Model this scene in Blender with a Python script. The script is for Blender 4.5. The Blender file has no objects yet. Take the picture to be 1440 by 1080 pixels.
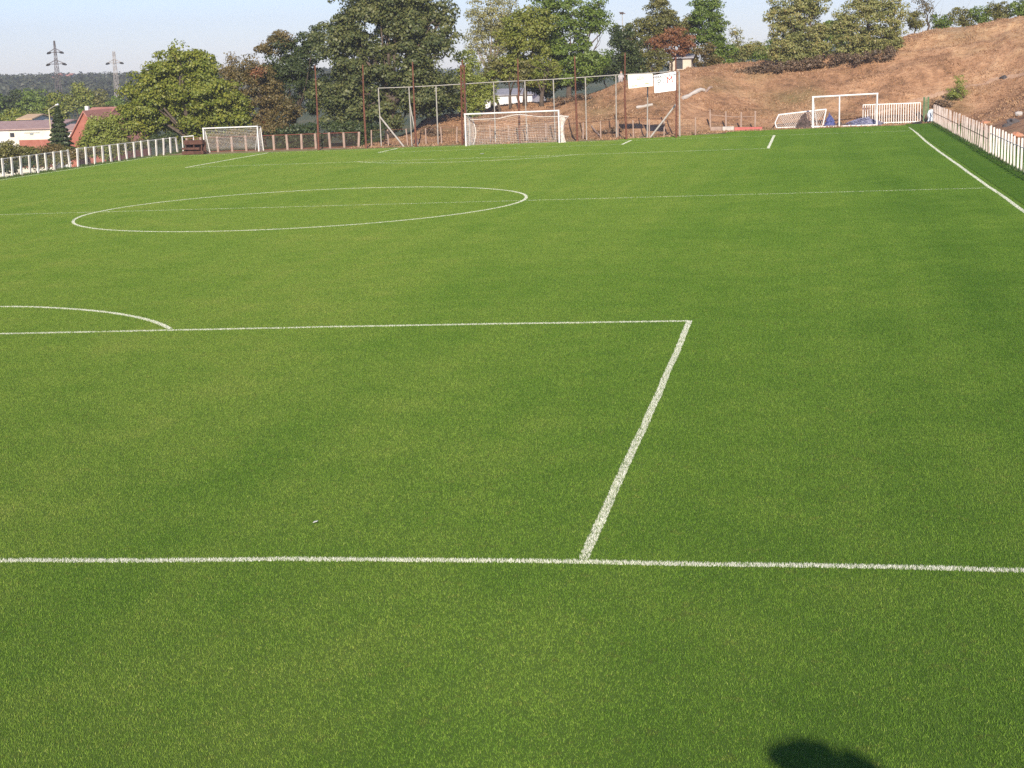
import bpy, math, random
import numpy as np
from mathutils import Vector, Matrix, noise
R = math.radians
rng = np.random.default_rng(11)
random.seed(5)
C = bpy.context.scene.collection
sc = bpy.context.scene

# ------------------------------------------------------------------ camera, sky, sun, exposure
CAM = np.array([22.1844, -16.424, 5.8591]); YAW, PITCH, ROLL, FL = -0.1957, 0.2074, -0.0332, 2118.14
TILT = 0.0109                                   # the pitch rises gently towards the bank side
_f = np.array([math.sin(YAW)*math.cos(PITCH), math.cos(YAW)*math.cos(PITCH), -math.sin(PITCH)])
_r = np.array([math.cos(YAW), -math.sin(YAW), 0.0]); _u = np.cross(_r, _f)
_R = _r*math.cos(ROLL) + _u*math.sin(ROLL); _U = -_r*math.sin(ROLL) + _u*math.cos(ROLL)
cd = bpy.data.cameras.new("camera"); cam = bpy.data.objects.new("camera", cd); C.objects.link(cam)
cam.matrix_world = Matrix(((_R[0], _U[0], -_f[0], CAM[0]), (_R[1], _U[1], -_f[1], CAM[1]), (_R[2], _U[2], -_f[2], CAM[2]), (0, 0, 0, 1)))
cd.sensor_width = 36; cd.lens = 36*FL/1440; cd.clip_start = 0.05; cd.clip_end = 5000
sc.camera = cam
HAZE = 0.0003
SUN_EL, SUN_AZ = R(26.0), R(-12.0)              # the light travels towards +y and a little towards -x
w = bpy.data.worlds.new("World"); sc.world = w; w.use_nodes = True
nt = w.node_tree; bg = nt.nodes["Background"]; sky = nt.nodes.new("ShaderNodeTexSky")
sky.sky_type = 'NISHITA'; sky.sun_disc = False; sky.sun_elevation = SUN_EL; sky.sun_rotation = R(168)
sky.air_density = 1.0; sky.dust_density = 0.3; sky.ozone_density = 4.0; sky.altitude = 120
tint = nt.nodes.new("ShaderNodeMix"); tint.data_type = 'RGBA'; tint.blend_type = 'MULTIPLY'; tint.inputs[0].default_value = 1.0
tint.inputs[7].default_value = (0.95, 0.93, 1.17, 1); nt.links.new(sky.outputs[0], tint.inputs[6]); nt.links.new(tint.outputs[2], bg.inputs[0]); bg.inputs[1].default_value = 0.082
sd = bpy.data.lights.new("sun", 'SUN'); sd.energy = 4.0; sd.angle = R(0.53); sd.color = (1.0, 0.90, 0.76)
sun = bpy.data.objects.new("sun", sd); C.objects.link(sun)
SDIR = np.array([math.sin(SUN_AZ)*math.cos(SUN_EL), math.cos(SUN_AZ)*math.cos(SUN_EL), -math.sin(SUN_EL)])
sun.rotation_euler = Vector(SDIR).to_track_quat('-Z', 'Y').to_euler()
sc.view_settings.view_transform = 'Standard'; sc.view_settings.look = 'None'; sc.view_settings.gamma = 1
sc.view_settings.exposure = 0.75
sc.cycles.use_denoising = False; sc.cycles.max_bounces = 6; sc.cycles.transparent_max_bounces = 8; sc.cycles.volume_bounces = 0

# ------------------------------------------------------------------ measuring helpers (photo pixel -> place on the ground)
def ray(px, py):
    d = _f + _R*(px-720)/FL - _U*(py-540)/FL
    return d/np.linalg.norm(d)
def gp(px, py):                                   # where the sight line meets the pitch plane
    d = ray(px, py); t = (TILT*CAM[0]-CAM[2])/(d[2]-TILT*d[0]); return CAM + t*d
def at(px, py, Y):                                # on the sight line at world y = Y
    d = ray(px, py); return CAM + d*(Y-CAM[1])/d[1]
def fx(px, Y, row=200): return at(px, row, Y)[0]
def mpp(Y): return (Y-CAM[1])/FL                  # metres per photo pixel at y = Y

# ------------------------------------------------------------------ terrain
def sst(a, b, x):
    t = np.clip((np.asarray(x, float)-a)/(b-a), 0, 1); return t*t*(3-2*t)
def base_h(x, y):
    x = np.asarray(x, float); y = np.asarray(y, float)
    z = TILT*np.clip(x, -40, 36)
    left = np.clip(-31.5-x, 0, None); back = np.clip(y-108, 0, None)*sst(14, 26, -x)
    drop = 5.2*(1-np.exp(-(left+back)/22.0))
    z = z - drop*sst(-10, 20, y+0*x)
    r = np.hypot(x-CAM[0], y-CAM[1])
    z = z + 17.0*sst(430, 950, r)*(0.8+0.2*np.sin(x*0.006)) - 3*sst(140, 300, r)
    return z
XB, YB, DW = 34.6, 105.0, 17.0
def yb(x): return YB + 7.0*sst(8, 20, x)          # foot of the bank: farther back towards the right
_cr = [(575, 190), (600, 169), (650, 163), (700, 153), (760, 147), (830, 133), (880, 113), (950, 101), (1000, 96), (1050, 90), (1130, 83), (1200, 70), (1280, 49), (1350, 40), (1400, 33), (1440, 27), (1500, 20)]
_kb, _kh = [], []
for px, py in _cr:
    y = YB+DW
    for _ in range(20):
        p = at(px, py, y); dx = max(p[0]-XB, 0.0)
        y = float(yb(p[0])) + math.sqrt(max(DW*DW-dx*dx, 0.1))
    _kb.append(math.atan2(p[0]-CAM[0], p[1]-CAM[1])); _kh.append(p[2]-float(base_h(p[0], p[1])))
_kh[0] = 0.0
_kb = [-0.45] + _kb + [0.6, 3.2]; _kh = [0.0] + _kh + [_kh[-1]+1, _kh[-1]+1]
def hill_d(x, y):
    return np.hypot(np.clip(np.asarray(x, float)-XB, 0, None)*np.clip((np.asarray(y, float)-58)/58, .04, 1), np.clip(np.asarray(y, float)-yb(x), 0, None))
def hill_h(x, y):
    x = np.asarray(x, float); y = np.asarray(y, float)
    d = hill_d(x, y); b = np.arctan2(x-CAM[0], y-CAM[1])
    H = np.interp(b, _kb, _kh)
    t = d/DW
    s = np.where(t < 1, 0.25*t + 0.75*(0.5-0.5*np.cos(np.pi*np.clip(t, 0, 1)))*1.0, 1.0)
    s = np.where(t < 1, np.minimum(s*0.55+0.45*t, 1), 1.0)
    H = H*sst(-12, 3, b*100+45)                     # dies out to the left
    return (H*s - 0.02*np.clip(d-DW, 0, 60)*sst(.2, .6, H))*(1-sst(45, 160, d))
def T0(x, y): return base_h(x, y) + hill_h(x, y)
def bump(x, y):
    d = float(hill_d(x, y))
    if d < 0.4 or d > 90: return 0.0
    a = min(1, d/5)*(0.25 + 0.75*min(1, max(0, (26-d)/8)))
    v = Vector((x*0.22, y*0.22, 0)); v2 = Vector((x*0.8, y*0.8, 3))
    return a*(0.40*noise.noise(v)+0.20*noise.noise(v2)+0.10*noise.noise(v2*2.3)+0.34*noise.noise(Vector((x*0.07, d*0.62, 5)))+.22*abs(noise.noise(Vector((x*0.16, d*0.35, 9)))))
def T(x, y): return float(T0(x, y)) + bump(float(x), float(y))
def hit(px, py, y0=100.0, y1=200.0):               # where the sight line meets the bank
    y = y0
    while y < y1:
        p = at(px, py, y)
        if p[2] <= T(p[0], p[1]): return p
        y += 0.15
    return at(px, py, y1)

# ------------------------------------------------------------------ mesh builder
class MB:
    def __init__(s): s.v, s.f, s.n = [], [], 0
    def add(s, v, f):
        v = np.asarray(v, float); s.v.append(v); s.f += [tuple(i+s.n for i in q) for q in f]; s.n += len(v); return s
    def box(s, c, size, M=None):
        h = np.array(size)/2; v = np.array([[a, b, e] for a in (-1, 1) for b in (-1, 1) for e in (-1, 1)])*h
        if M is not None: v = v@np.array(M).T
        return s.add(v+np.array(c), [(0, 1, 3, 2), (4, 6, 7, 5), (0, 4, 5, 1), (2, 3, 7, 6), (0, 2, 6, 4), (1, 5, 7, 3)])
    def tube(s, pts, rad, n=8, cap=True):
        pts = [np.array(p, float) for p in pts]; k = len(pts)
        if np.isscalar(rad): rad = [rad]*k
        ref = np.array([0.31, 0.17, 0.93]); vs = []
        for i in range(k):
            t = pts[min(i+1, k-1)]-pts[max(i-1, 0)]; t = t/(np.linalg.norm(t)+1e-9)
            if abs(t@ref) > 0.95: ref = np.array([0.9, 0.3, 0.1])
            a = np.cross(t, ref); a /= np.linalg.norm(a); b = np.cross(t, a)
            for j in range(n):
                g = 2*math.pi*(j+0.5)/n; vs.append(pts[i]+rad[i]*(a*math.cos(g)+b*math.sin(g)))
        fs = [(i*n+j, i*n+(j+1) % n, (i+1)*n+(j+1) % n, (i+1)*n+j) for i in range(k-1) for j in range(n)]
        if cap: fs += [tuple(range(n))[::-1], tuple((k-1)*n+j for j in range(n))]
        return s.add(vs, fs)
    def bar(s, a, b, wd, n=4):
        return s.tube([a, b], wd*0.7071, n)
    def beam(s, a, b, wx, wz):                       # rectangular section, wx across (horizontal), wz the other way
        a = np.array(a, float); b = np.array(b, float); t = (b-a)/np.linalg.norm(b-a)
        up = np.array([0, 0, 1.0]) if abs(t[2]) < 0.9 else np.array([0, 1.0, 0])
        x = np.cross(t, up); x /= np.linalg.norm(x); z = np.cross(x, t)
        M = np.stack([x, t, z], 1)
        return s.box((a+b)/2, (wx, np.linalg.norm(b-a), wz), M)
    def obj(s, name, mat, parent=None, smooth=False):
        me = bpy.data.meshes.new(name)
        me.from_pydata(np.concatenate(s.v).tolist() if s.v else [], [], s.f); me.update()
        if smooth: me.polygons.foreach_set("use_smooth", [True]*len(me.polygons))
        return link(name, me, mat, parent)
def link(name, me, mat, parent=None):
    if mat is not None: me.materials.append(mat)
    o = bpy.data.objects.new(name, me); C.objects.link(o)
    if parent is not None:
        o.parent = parent; o.matrix_parent_inverse = parent.matrix_world.inverted() if False else Matrix.Translation(-Vector(parent.location))
    return o
def fast_mesh(name, V, F, mat, parent=None, smooth=False):   # V (n,3), F (m,k) arrays
    me = bpy.data.meshes.new(name); n, m, k = len(V), len(F), F.shape[1]
    me.vertices.add(n); me.vertices.foreach_set("co", np.ascontiguousarray(V, dtype=np.float32).ravel())
    me.loops.add(m*k); me.loops.foreach_set("vertex_index", np.ascontiguousarray(F, dtype=np.int32).ravel())
    me.polygons.add(m); me.polygons.foreach_set("loop_start", np.arange(0, m*k, k, dtype=np.int32))
    if smooth: me.polygons.foreach_set("use_smooth", np.ones(m, dtype=bool))
    me.update(calc_edges=True); me.validate()
    return link(name, me, mat, parent)
def tag(o, label=None, cat=None, group=None, kind=None):
    if label: o["label"] = label
    if cat: o["category"] = cat
    if group: o["group"] = group
    if kind: o["kind"] = kind
    return o
def thing(name, label, cat, loc=(0, 0, 0), group=None):
    o = bpy.data.objects.new(name, None); C.objects.link(o); o.location = loc; o.empty_display_size = 0.2
    return tag(o, label, cat, group)

# ------------------------------------------------------------------ materials
def new_mat(name):
    m = bpy.data.materials.new(name); m.use_nodes = True
    return m, m.node_tree, m.node_tree.nodes["Principled BSDF"]
def N(t, typ, **kw):
    n = t.nodes.new(typ)
    for k, v in kw.items(): setattr(n, k, v)
    return n
def ramp(t, fac, stops):
    r = N(t, "ShaderNodeValToRGB"); e = r.color_ramp.elements
    while len(e) < len(stops): e.new(0.5)
    for el, (p, c) in zip(e, stops): el.position = p; el.color = (*c, 1)
    t.links.new(fac, r.inputs[0]); return r.outputs[0]
def pos(t): return N(t, "ShaderNodeNewGeometry").outputs["Position"]
def noi(t, scale, detail=3, vec=None, rough=0.55):
    n = N(t, "ShaderNodeTexNoise"); n.inputs["Scale"].default_value = scale; n.inputs["Detail"].default_value = detail
    n.inputs["Roughness"].default_value = rough
    t.links.new(vec if vec is not None else pos(t), n.inputs["Vector"]); return n.outputs["Fac"]
def mix(t, fac, a, b, mode='MIX'):
    m = N(t, "ShaderNodeMix", data_type='RGBA', blend_type=mode)
    if isinstance(fac, (int, float)): m.inputs[0].default_value = fac
    else: t.links.new(fac, m.inputs[0])
    for i, c in ((6, a), (7, b)):
        if isinstance(c, tuple): m.inputs[i].default_value = (*c, 1)
        else: t.links.new(c, m.inputs[i])
    return m.outputs[2]
def mth(t, op, a, b=None, clamp=False):
    m = N(t, "ShaderNodeMath", operation=op, use_clamp=clamp)
    for i, c in ((0, a), (1, b)):
        if c is None: continue
        if isinstance(c, (int, float)): m.inputs[i].default_value = c
        else: t.links.new(c, m.inputs[i])
    return m.outputs[0]
def surf(name, c1, c2, scale=3.0, rough=0.8, metal=0.0, c3=None, spec=0.3, bumpd=0.0):
    m, t, b = new_mat(name)
    st = [(0.35, c1), (0.65, c2)] + ([(0.8, c3)] if c3 else [])
    f = noi(t, scale, 5)
    t.links.new(ramp(t, f, st), b.inputs["Base Color"])
    b.inputs["Roughness"].default_value = rough; b.inputs["Metallic"].default_value = metal
    b.inputs["Specular IOR Level"].default_value = spec
    if bumpd:
        bp = N(t, "ShaderNodeBump"); bp.inputs["Distance"].default_value = bumpd; t.links.new(noi(t, scale*4, 4), bp.inputs["Height"])
        t.links.new(bp.outputs[0], b.inputs["Normal"])
    return m
def leafmat(name, cols, trans=0.35, patch=0.5):      # cols: list of colours, per leaf and per clump
    m, t, b = new_mat(name)
    g = N(t, "ShaderNodeNewGeometry"); k = len(cols)
    f = mth(t, 'ADD', mth(t, 'MULTIPLY', g.outputs["Random Per Island"], 0.5), mth(t, 'MULTIPLY', noi(t, patch, 2), 0.7))
    f = mth(t, 'SUBTRACT', f, 0.1)
    col = ramp(t, f, [(0.12+0.76*i/max(1, k-1), c) for i, c in enumerate(cols)])
    d = N(t, "ShaderNodeBsdfDiffuse"); tr = N(t, "ShaderNodeBsdfTranslucent"); gl = N(t, "ShaderNodeBsdfGlossy"); gl.inputs["Roughness"].default_value = 0.5
    t.links.new(col, d.inputs[0]); t.links.new(col, tr.inputs[0])
    ms = N(t, "ShaderNodeMixShader"); ms.inputs[0].default_value = trans
    t.links.new(d.outputs[0], ms.inputs[1]); t.links.new(tr.outputs[0], ms.inputs[2])
    m2 = N(t, "ShaderNodeMixShader"); m2.inputs[0].default_value = 0.03
    t.links.new(ms.outputs[0], m2.inputs[1]); t.links.new(gl.outputs[0], m2.inputs[2])
    t.links.new(m2.outputs[0], t.nodes["Material Output"].inputs[0]); t.nodes.remove(b)
    return m
M_white = surf("white_paint", (.80, .78, .74), (.70, .67, .62), 4, .5)
M_wood_white = surf("whitewashed_wood", (.82, .77, .69), (.66, .60, .52), 3, .8, c3=(.50, .43, .35))
M_weather = surf("weathered_picket", (.42, .33, .28), (.60, .51, .45), 2.5, .9, c3=(.30, .20, .15))
M_rust = surf("rusty_steel", (.13, .05, .03), (.22, .09, .055), 5, .85, .2, c3=(.08, .035, .025))
M_rustred = surf("rusty_red_steel", (.16, .045, .03), (.24, .085, .06), 4, .85, .1, c3=(.10, .05, .04))
M_galv = surf("galvanised_tube", (.44, .41, .36), (.34, .31, .27), 3, .7, .1)
M_conc = surf("concrete", (.42, .38, .33), (.52, .47, .42), 3, .95, c3=(.34, .29, .25))
M_pinkconc = surf("pinkish_concrete", (.30, .21, .165), (.38, .28, .22), 3, .95, c3=(.20, .12, .085))
M_wire = surf("grey_wire", (.33, .32, .30), (.24, .23, .22), 5, .6, .3)
M_darkwire = surf("dark_rusty_wire", (.06, .045, .04), (.12, .075, .06), 5, .7, .2)
M_net = surf("goal_net_cord", (.78, .74, .68), (.66, .60, .53), 4, .9)
M_bark = surf("bark", (.075, .055, .04), (.13, .10, .075), 3, .95, bumpd=.02)
M_palebark = surf("pale_bark", (.20, .16, .12), (.30, .25, .19), 3, .95, bumpd=.02)

# ------------------------------------------------------------------ the ground sheet: pitch, bank and surrounding land share one set of vertices
def axis(lo, a, b, hi, step):
    mid = np.arange(a, b+1e-6, step); out = []; s = step; x = b
    while x < hi: s *= 1.22; x += s; out.append(x)
    lo_l = []; s = step; x = a
    while x > lo: s *= 1.22; x -= s; lo_l.append(x)
    return np.array(lo_l[::-1]+mid.tolist()+out)
XS = np.unique(np.round(np.concatenate([axis(-1500, -46, -16, -16, 1.0)[:-1], np.arange(-16, 60, 0.5), axis(60, 60, 60.5, 900, 0.5)]), 3))
YS = np.unique(np.round(np.concatenate([axis(-120, -20, 102, 102, 2.0)[:-1], np.arange(102, 146, 0.5), axis(146, 146, 146.5, 2300, 0.5)]), 3))
X, Y = np.meshgrid(XS, YS); Z = T0(X, Y)
for j in range(len(YS)):
    for i in range(len(XS)):
        if YS[j] > 104 or XS[i] > 34: Z[j, i] += bump(XS[i], YS[j])
V = np.stack([X.ravel(), Y.ravel(), Z.ravel()], 1); nx = len(XS)
jj, ii = np.meshgrid(np.arange(len(YS)-1), np.arange(nx-1), indexing='ij')
F = np.stack([jj*nx+ii, jj*nx+ii+1, (jj+1)*nx+ii+1, (jj+1)*nx+ii], -1).reshape(-1, 4)
cen = V[F].mean(1)
is_pitch = (cen[:, 0] > -31.5) & (cen[:, 0] < 34.0) & (cen[:, 1] > -14) & (cen[:, 1] < yb(cen[:, 0])-.5)
is_hill = (~is_pitch) & (hill_d(cen[:, 0], cen[:, 1]) > 0) & (hill_d(cen[:, 0], cen[:, 1]) < 75) & (cen[:, 0] > -14) & (cen[:, 1] > 20)

def turf_colour(t):
    p = pos(t)
    big = noi(t, 0.16, 3, p); med = noi(t, 0.9, 4, p); fine = noi(t, 6.0, 3, p)
    mp = N(t, "ShaderNodeMapping"); mp.inputs["Scale"].default_value = (0.75, 0.022, 1.0); t.links.new(p, mp.inputs["Vector"])
    band = noi(t, 1.0, 2, mp.outputs[0])
    f = mth(t, 'ADD', mth(t, 'MULTIPLY', big, 0.32), mth(t, 'MULTIPLY', med, 0.30))
    f = mth(t, 'ADD', mth(t, 'ADD', f, mth(t, 'MULTIPLY', band, 0.26)), 0.06)
    sx = N(t, "ShaderNodeSeparateXYZ"); t.links.new(p, sx.inputs[0])
    # drier and yellower towards the left side of the ground
    dry = mth(t, 'MULTIPLY', mth(t, 'SUBTRACT', 20.0, sx.outputs[0]), 0.012)
    dry = mth(t, 'MINIMUM', mth(t, 'MAXIMUM', dry, -0.08), 0.13)
    f = mth(t, 'ADD', f, dry)
    c = ramp(t, f, [(0.30, (.124, .240, .034)), (0.48, (.177, .302, .045)), (0.64, (.238, .350, .060)), (0.82, (.320, .384, .084))])
    c = mix(t, mth(t, 'MULTIPLY', mth(t, 'GREATER_THAN', fine, 0.64), 0.22), c, (.26, .22, .07))
    return c, fine, sx
m, t, b = new_mat("pitch_soil")
c, fine, sx = turf_colour(t)
c = mix(t, 0.6, c, (.022, .038, .009))
# trodden dry margin behind the goal line and by the left fence
mg = mth(t, 'ADD', sx.outputs[1], mth(t, 'MULTIPLY', noi(t, 0.5, 4), 3.0))
mr = N(t, "ShaderNodeMapRange"); mr.interpolation_type = 'SMOOTHSTEP'; t.links.new(sx.outputs[0], mr.inputs[0])
for k_, v_ in ((1, 8.0), (2, 20.0), (3, 101.2), (4, 108.4)): mr.inputs[k_].default_value = v_
mg = mth(t, 'MULTIPLY', mth(t, 'SUBTRACT', mg, mr.outputs[0]), 0.7, True)
dryc = ramp(t, noi(t, 1.6, 5), [(0.35, (.16, .15, .055)), (0.55, (.32, .24, .13)), (0.7, (.42, .30, .19))])
c = mix(t, mg, c, dryc)
lf = mth(t, 'MULTIPLY', mth(t, 'SUBTRACT', mth(t, 'SUBTRACT', -29.4, mth(t, 'MULTIPLY', noi(t, 0.5, 3), 1.5)), sx.outputs[0]), 1.2, True)
c = mix(t, lf, c, dryc)
t.links.new(c, b.inputs["Base Color"]); b.inputs["Roughness"].default_value = 1; b.inputs["Specular IOR Level"].default_value = 0.1
M_pitch = m
m, t, b = new_mat("dry_bank")
n1 = noi(t, 0.25, 5); n2 = noi(t, 1.4, 6, rough=.65); n3 = noi(t, 6.0, 4)
f = mth(t, 'ADD', mth(t, 'MULTIPLY', n1, 0.5), mth(t, 'MULTIPLY', n2, 0.5))
c = ramp(t, f, [(0.34, (.15, .086, .05)), (0.45, (.32, .175, .095)), (0.54, (.43, .248, .138)), (0.64, (.52, .32, .18)), (0.74, (.58, .38, .215))])
c = mix(t, mth(t, 'MULTIPLY', mth(t, 'GREATER_THAN', n3, 0.60), 0.4), c, (.10, .07, .04))
c = mix(t, mth(t, 'MULTIPLY', mth(t, 'SUBTRACT', noi(t, 0.12, 3), 0.52), 3.0, True), c, (.16, .14, .06))
sz = N(t, "ShaderNodeSeparateXYZ"); t.links.new(pos(t), sz.inputs[0])
bare = mth(t, 'ADD', mth(t, 'MULTIPLY', sz.outputs[2], 0.22), mth(t, 'MULTIPLY', noi(t, 0.45, 5), 2.2))
bare = mth(t, 'MULTIPLY', mth(t, 'SUBTRACT', bare, 2.35), 2.2, True)
c = mix(t, mth(t, 'MULTIPLY', bare, .8), c, ramp(t, n2, [(0.35, (.36, .21, .11)), (0.55, (.50, .32, .17)), (0.7, (.58, .40, .23))]))
t.links.new(c, b.inputs["Base Color"]); b.inputs["Roughness"].default_value = 1; b.inputs["Specular IOR Level"].default_value = 0.1
bp = N(t, "ShaderNodeBump"); bp.inputs["Distance"].default_value = 0.25; t.links.new(n2, bp.inputs["Height"]); t.links.new(bp.outputs[0], b.inputs["Normal"])
M_bank = m
m, t, b = new_mat("rough_land")
f = mth(t, 'ADD', mth(t, 'MULTIPLY', noi(t, 0.03, 4), 0.5), mth(t, 'MULTIPLY', noi(t, 0.6, 5), 0.5))
c = ramp(t, f, [(0.38, (.035, .055, .016)), (0.52, (.07, .085, .025)), (0.66, (.17, .14, .06))])
t.links.new(c, b.inputs["Base Color"]); b.inputs["Roughness"].default_value = 1; b.inputs["Specular IOR Level"].default_value = 0.1
M_land = m
for nm, sel, mt in (("pitch", is_pitch, M_pitch), ("hillside", is_hill, M_bank), ("ground", ~(is_pitch | is_hill), M_land)):
    Fs = F[sel]; u, inv = np.unique(Fs.ravel(), return_inverse=True)
    tag(fast_mesh(nm, V[u], inv.reshape(-1, 4), mt, smooth=True), kind='structure')

# ------------------------------------------------------------------ turf: a real mown sward, one object that repeats its own patch over the field
def blades(n, size, h0, h1, w0, lean, seed):
    g = np.random.default_rng(seed)
    p = (g.random((n, 2))-0.5)*size; a = g.random(n)*2*np.pi; h = h0+(h1-h0)*g.random(n); wd = w0*(0.7+0.6*g.random(n))
    l = lean*np.sqrt(g.random(n)); la = g.random(n)*2*np.pi
    bx, by = np.cos(a)*wd/2, np.sin(a)*wd/2
    V = np.zeros((n, 3, 3)); V[:, 0, 0] = p[:, 0]-bx; V[:, 0, 1] = p[:, 1]-by; V[:, 1, 0] = p[:, 0]+bx; V[:, 1, 1] = p[:, 1]+by
    V[:, 2, 0] = p[:, 0]+np.cos(la)*np.sin(l)*h; V[:, 2, 1] = p[:, 1]+np.sin(la)*np.sin(l)*h; V[:, 2, 2] = np.cos(l)*h
    V[:, :2, 2] = -0.002
    return V.reshape(-1, 3), np.arange(3*n).reshape(-1, 3)
def grassmat(name, dark=1.0, cool=0.0):
    m, t, b = new_mat(name); c, fine, sx = turf_colour(t)
    g = N(t, "ShaderNodeNewGeometry").outputs["Random Per Island"]
    v = ramp(t, g, [(0.0, (.40*dark, .48*dark, .5*dark)), (0.5, (.95*dark, 1.0*dark, .9*dark)), (0.93, (1.3*dark, 1.2*dark, 1.2*dark)), (1.0, (2.0*dark, 1.5*dark, 2.2*dark))])
    c = mix(t, 1.0, c, v, 'MULTIPLY')
    if cool: c = mix(t, cool, c, (.035, .13, .022))
    d = N(t, "ShaderNodeBsdfDiffuse"); tr = N(t, "ShaderNodeBsdfTranslucent"); t.links.new(c, d.inputs[0]); t.links.new(c, tr.inputs[0])
    ms = N(t, "ShaderNodeMixShader"); ms.inputs[0].default_value = 0.3
    t.links.new(d.outputs[0], ms.inputs[1]); t.links.new(tr.outputs[0], ms.inputs[2])
    t.links.new(ms.outputs[0], t.nodes["Material Output"].inputs[0]); t.nodes.remove(b); return m
def repeat_over(o, x0, x1, y0, y1, step):
    """geometry nodes: the object's own patch is repeated on a grid with random quarter turns"""
    ng = bpy.data.node_groups.new(o.name+"_repeat", 'GeometryNodeTree')
    ng.interface.new_socket("Geometry", in_out='INPUT', socket_type='NodeSocketGeometry')
    ng.interface.new_socket("Geometry", in_out='OUTPUT', socket_type='NodeSocketGeometry')
    gi = ng.nodes.new("NodeGroupInput"); go = ng.nodes.new("NodeGroupOutput")
    nx, ny = round((x1-x0)/step), round((y1-y0)/step)
    gr = ng.nodes.new("GeometryNodeMeshGrid"); gr.inputs["Size X"].default_value = (nx-1)*step; gr.inputs["Size Y"].default_value = (ny-1)*step
    gr.inputs["Vertices X"].default_value = nx; gr.inputs["Vertices Y"].default_value = ny
    io = ng.nodes.new("GeometryNodeInstanceOnPoints"); rv = ng.nodes.new("FunctionNodeRandomValue"); rv.data_type = 'INT'
    rv.inputs["Min"].default_value[0:1] if False else None
    for s in rv.inputs:
        if s.type == 'INT' and s.name == 'Min': s.default_value = 0
        if s.type == 'INT' and s.name == 'Max': s.default_value = 3
    mm = ng.nodes.new("ShaderNodeMath"); mm.operation = 'MULTIPLY'; mm.inputs[1].default_value = math.pi/2
    cx = ng.nodes.new("ShaderNodeCombineXYZ")
    oi = [s for s in rv.outputs if s.type == 'INT'][0]
    L = ng.links.new
    L(oi, mm.inputs[0]); L(mm.outputs[0], cx.inputs[2]); L(cx.outputs[0], io.inputs["Rotation"])
    L(gr.outputs["Mesh"], io.inputs["Points"]); L(gi.outputs[0], io.inputs["Instance"]); L(io.outputs[0], go.inputs[0])
    md = o.modifiers.new("repeat", 'NODES'); md.node_group = ng
    cxw, cyw = x0+nx*step/2, y0+ny*step/2
    o.location = (cxw, cyw, TILT*cxw); o.rotation_euler = (0, -math.atan(TILT), 0)
Vb, Fb = blades(23000, 2.0, 0.012, 0.040, 0.0068, 1.0, 3)
turf = tag(fast_mesh("turf", Vb, Fb, grassmat("mown_grass")), kind='stuff')
repeat_over(turf, -30.0, 30.0, -12, 100.0, 2.0)
for xa_, xb_, ya_, yb_ in ((8.0, 12.0, 100.0, 102.0), (12.0, 16.0, 100.0, 104.0), (16.0, 30.0, 100.0, 108.0)):
    tf = tag(fast_mesh("turf", Vb, Fb, turf.data.materials[0]), kind='stuff'); repeat_over(tf, xa_, xb_, ya_, yb_, 2.0)
Vb, Fb = blades(9000, 1.0, 0.05, 0.10, 0.010, 0.8, 4)
lg = tag(fast_mesh("long_grass", Vb, Fb, grassmat("long_grass", 0.9, 0.3)), kind='stuff')
repeat_over(lg, 30.0, 33.0, 40, 109, 1.0)

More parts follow.
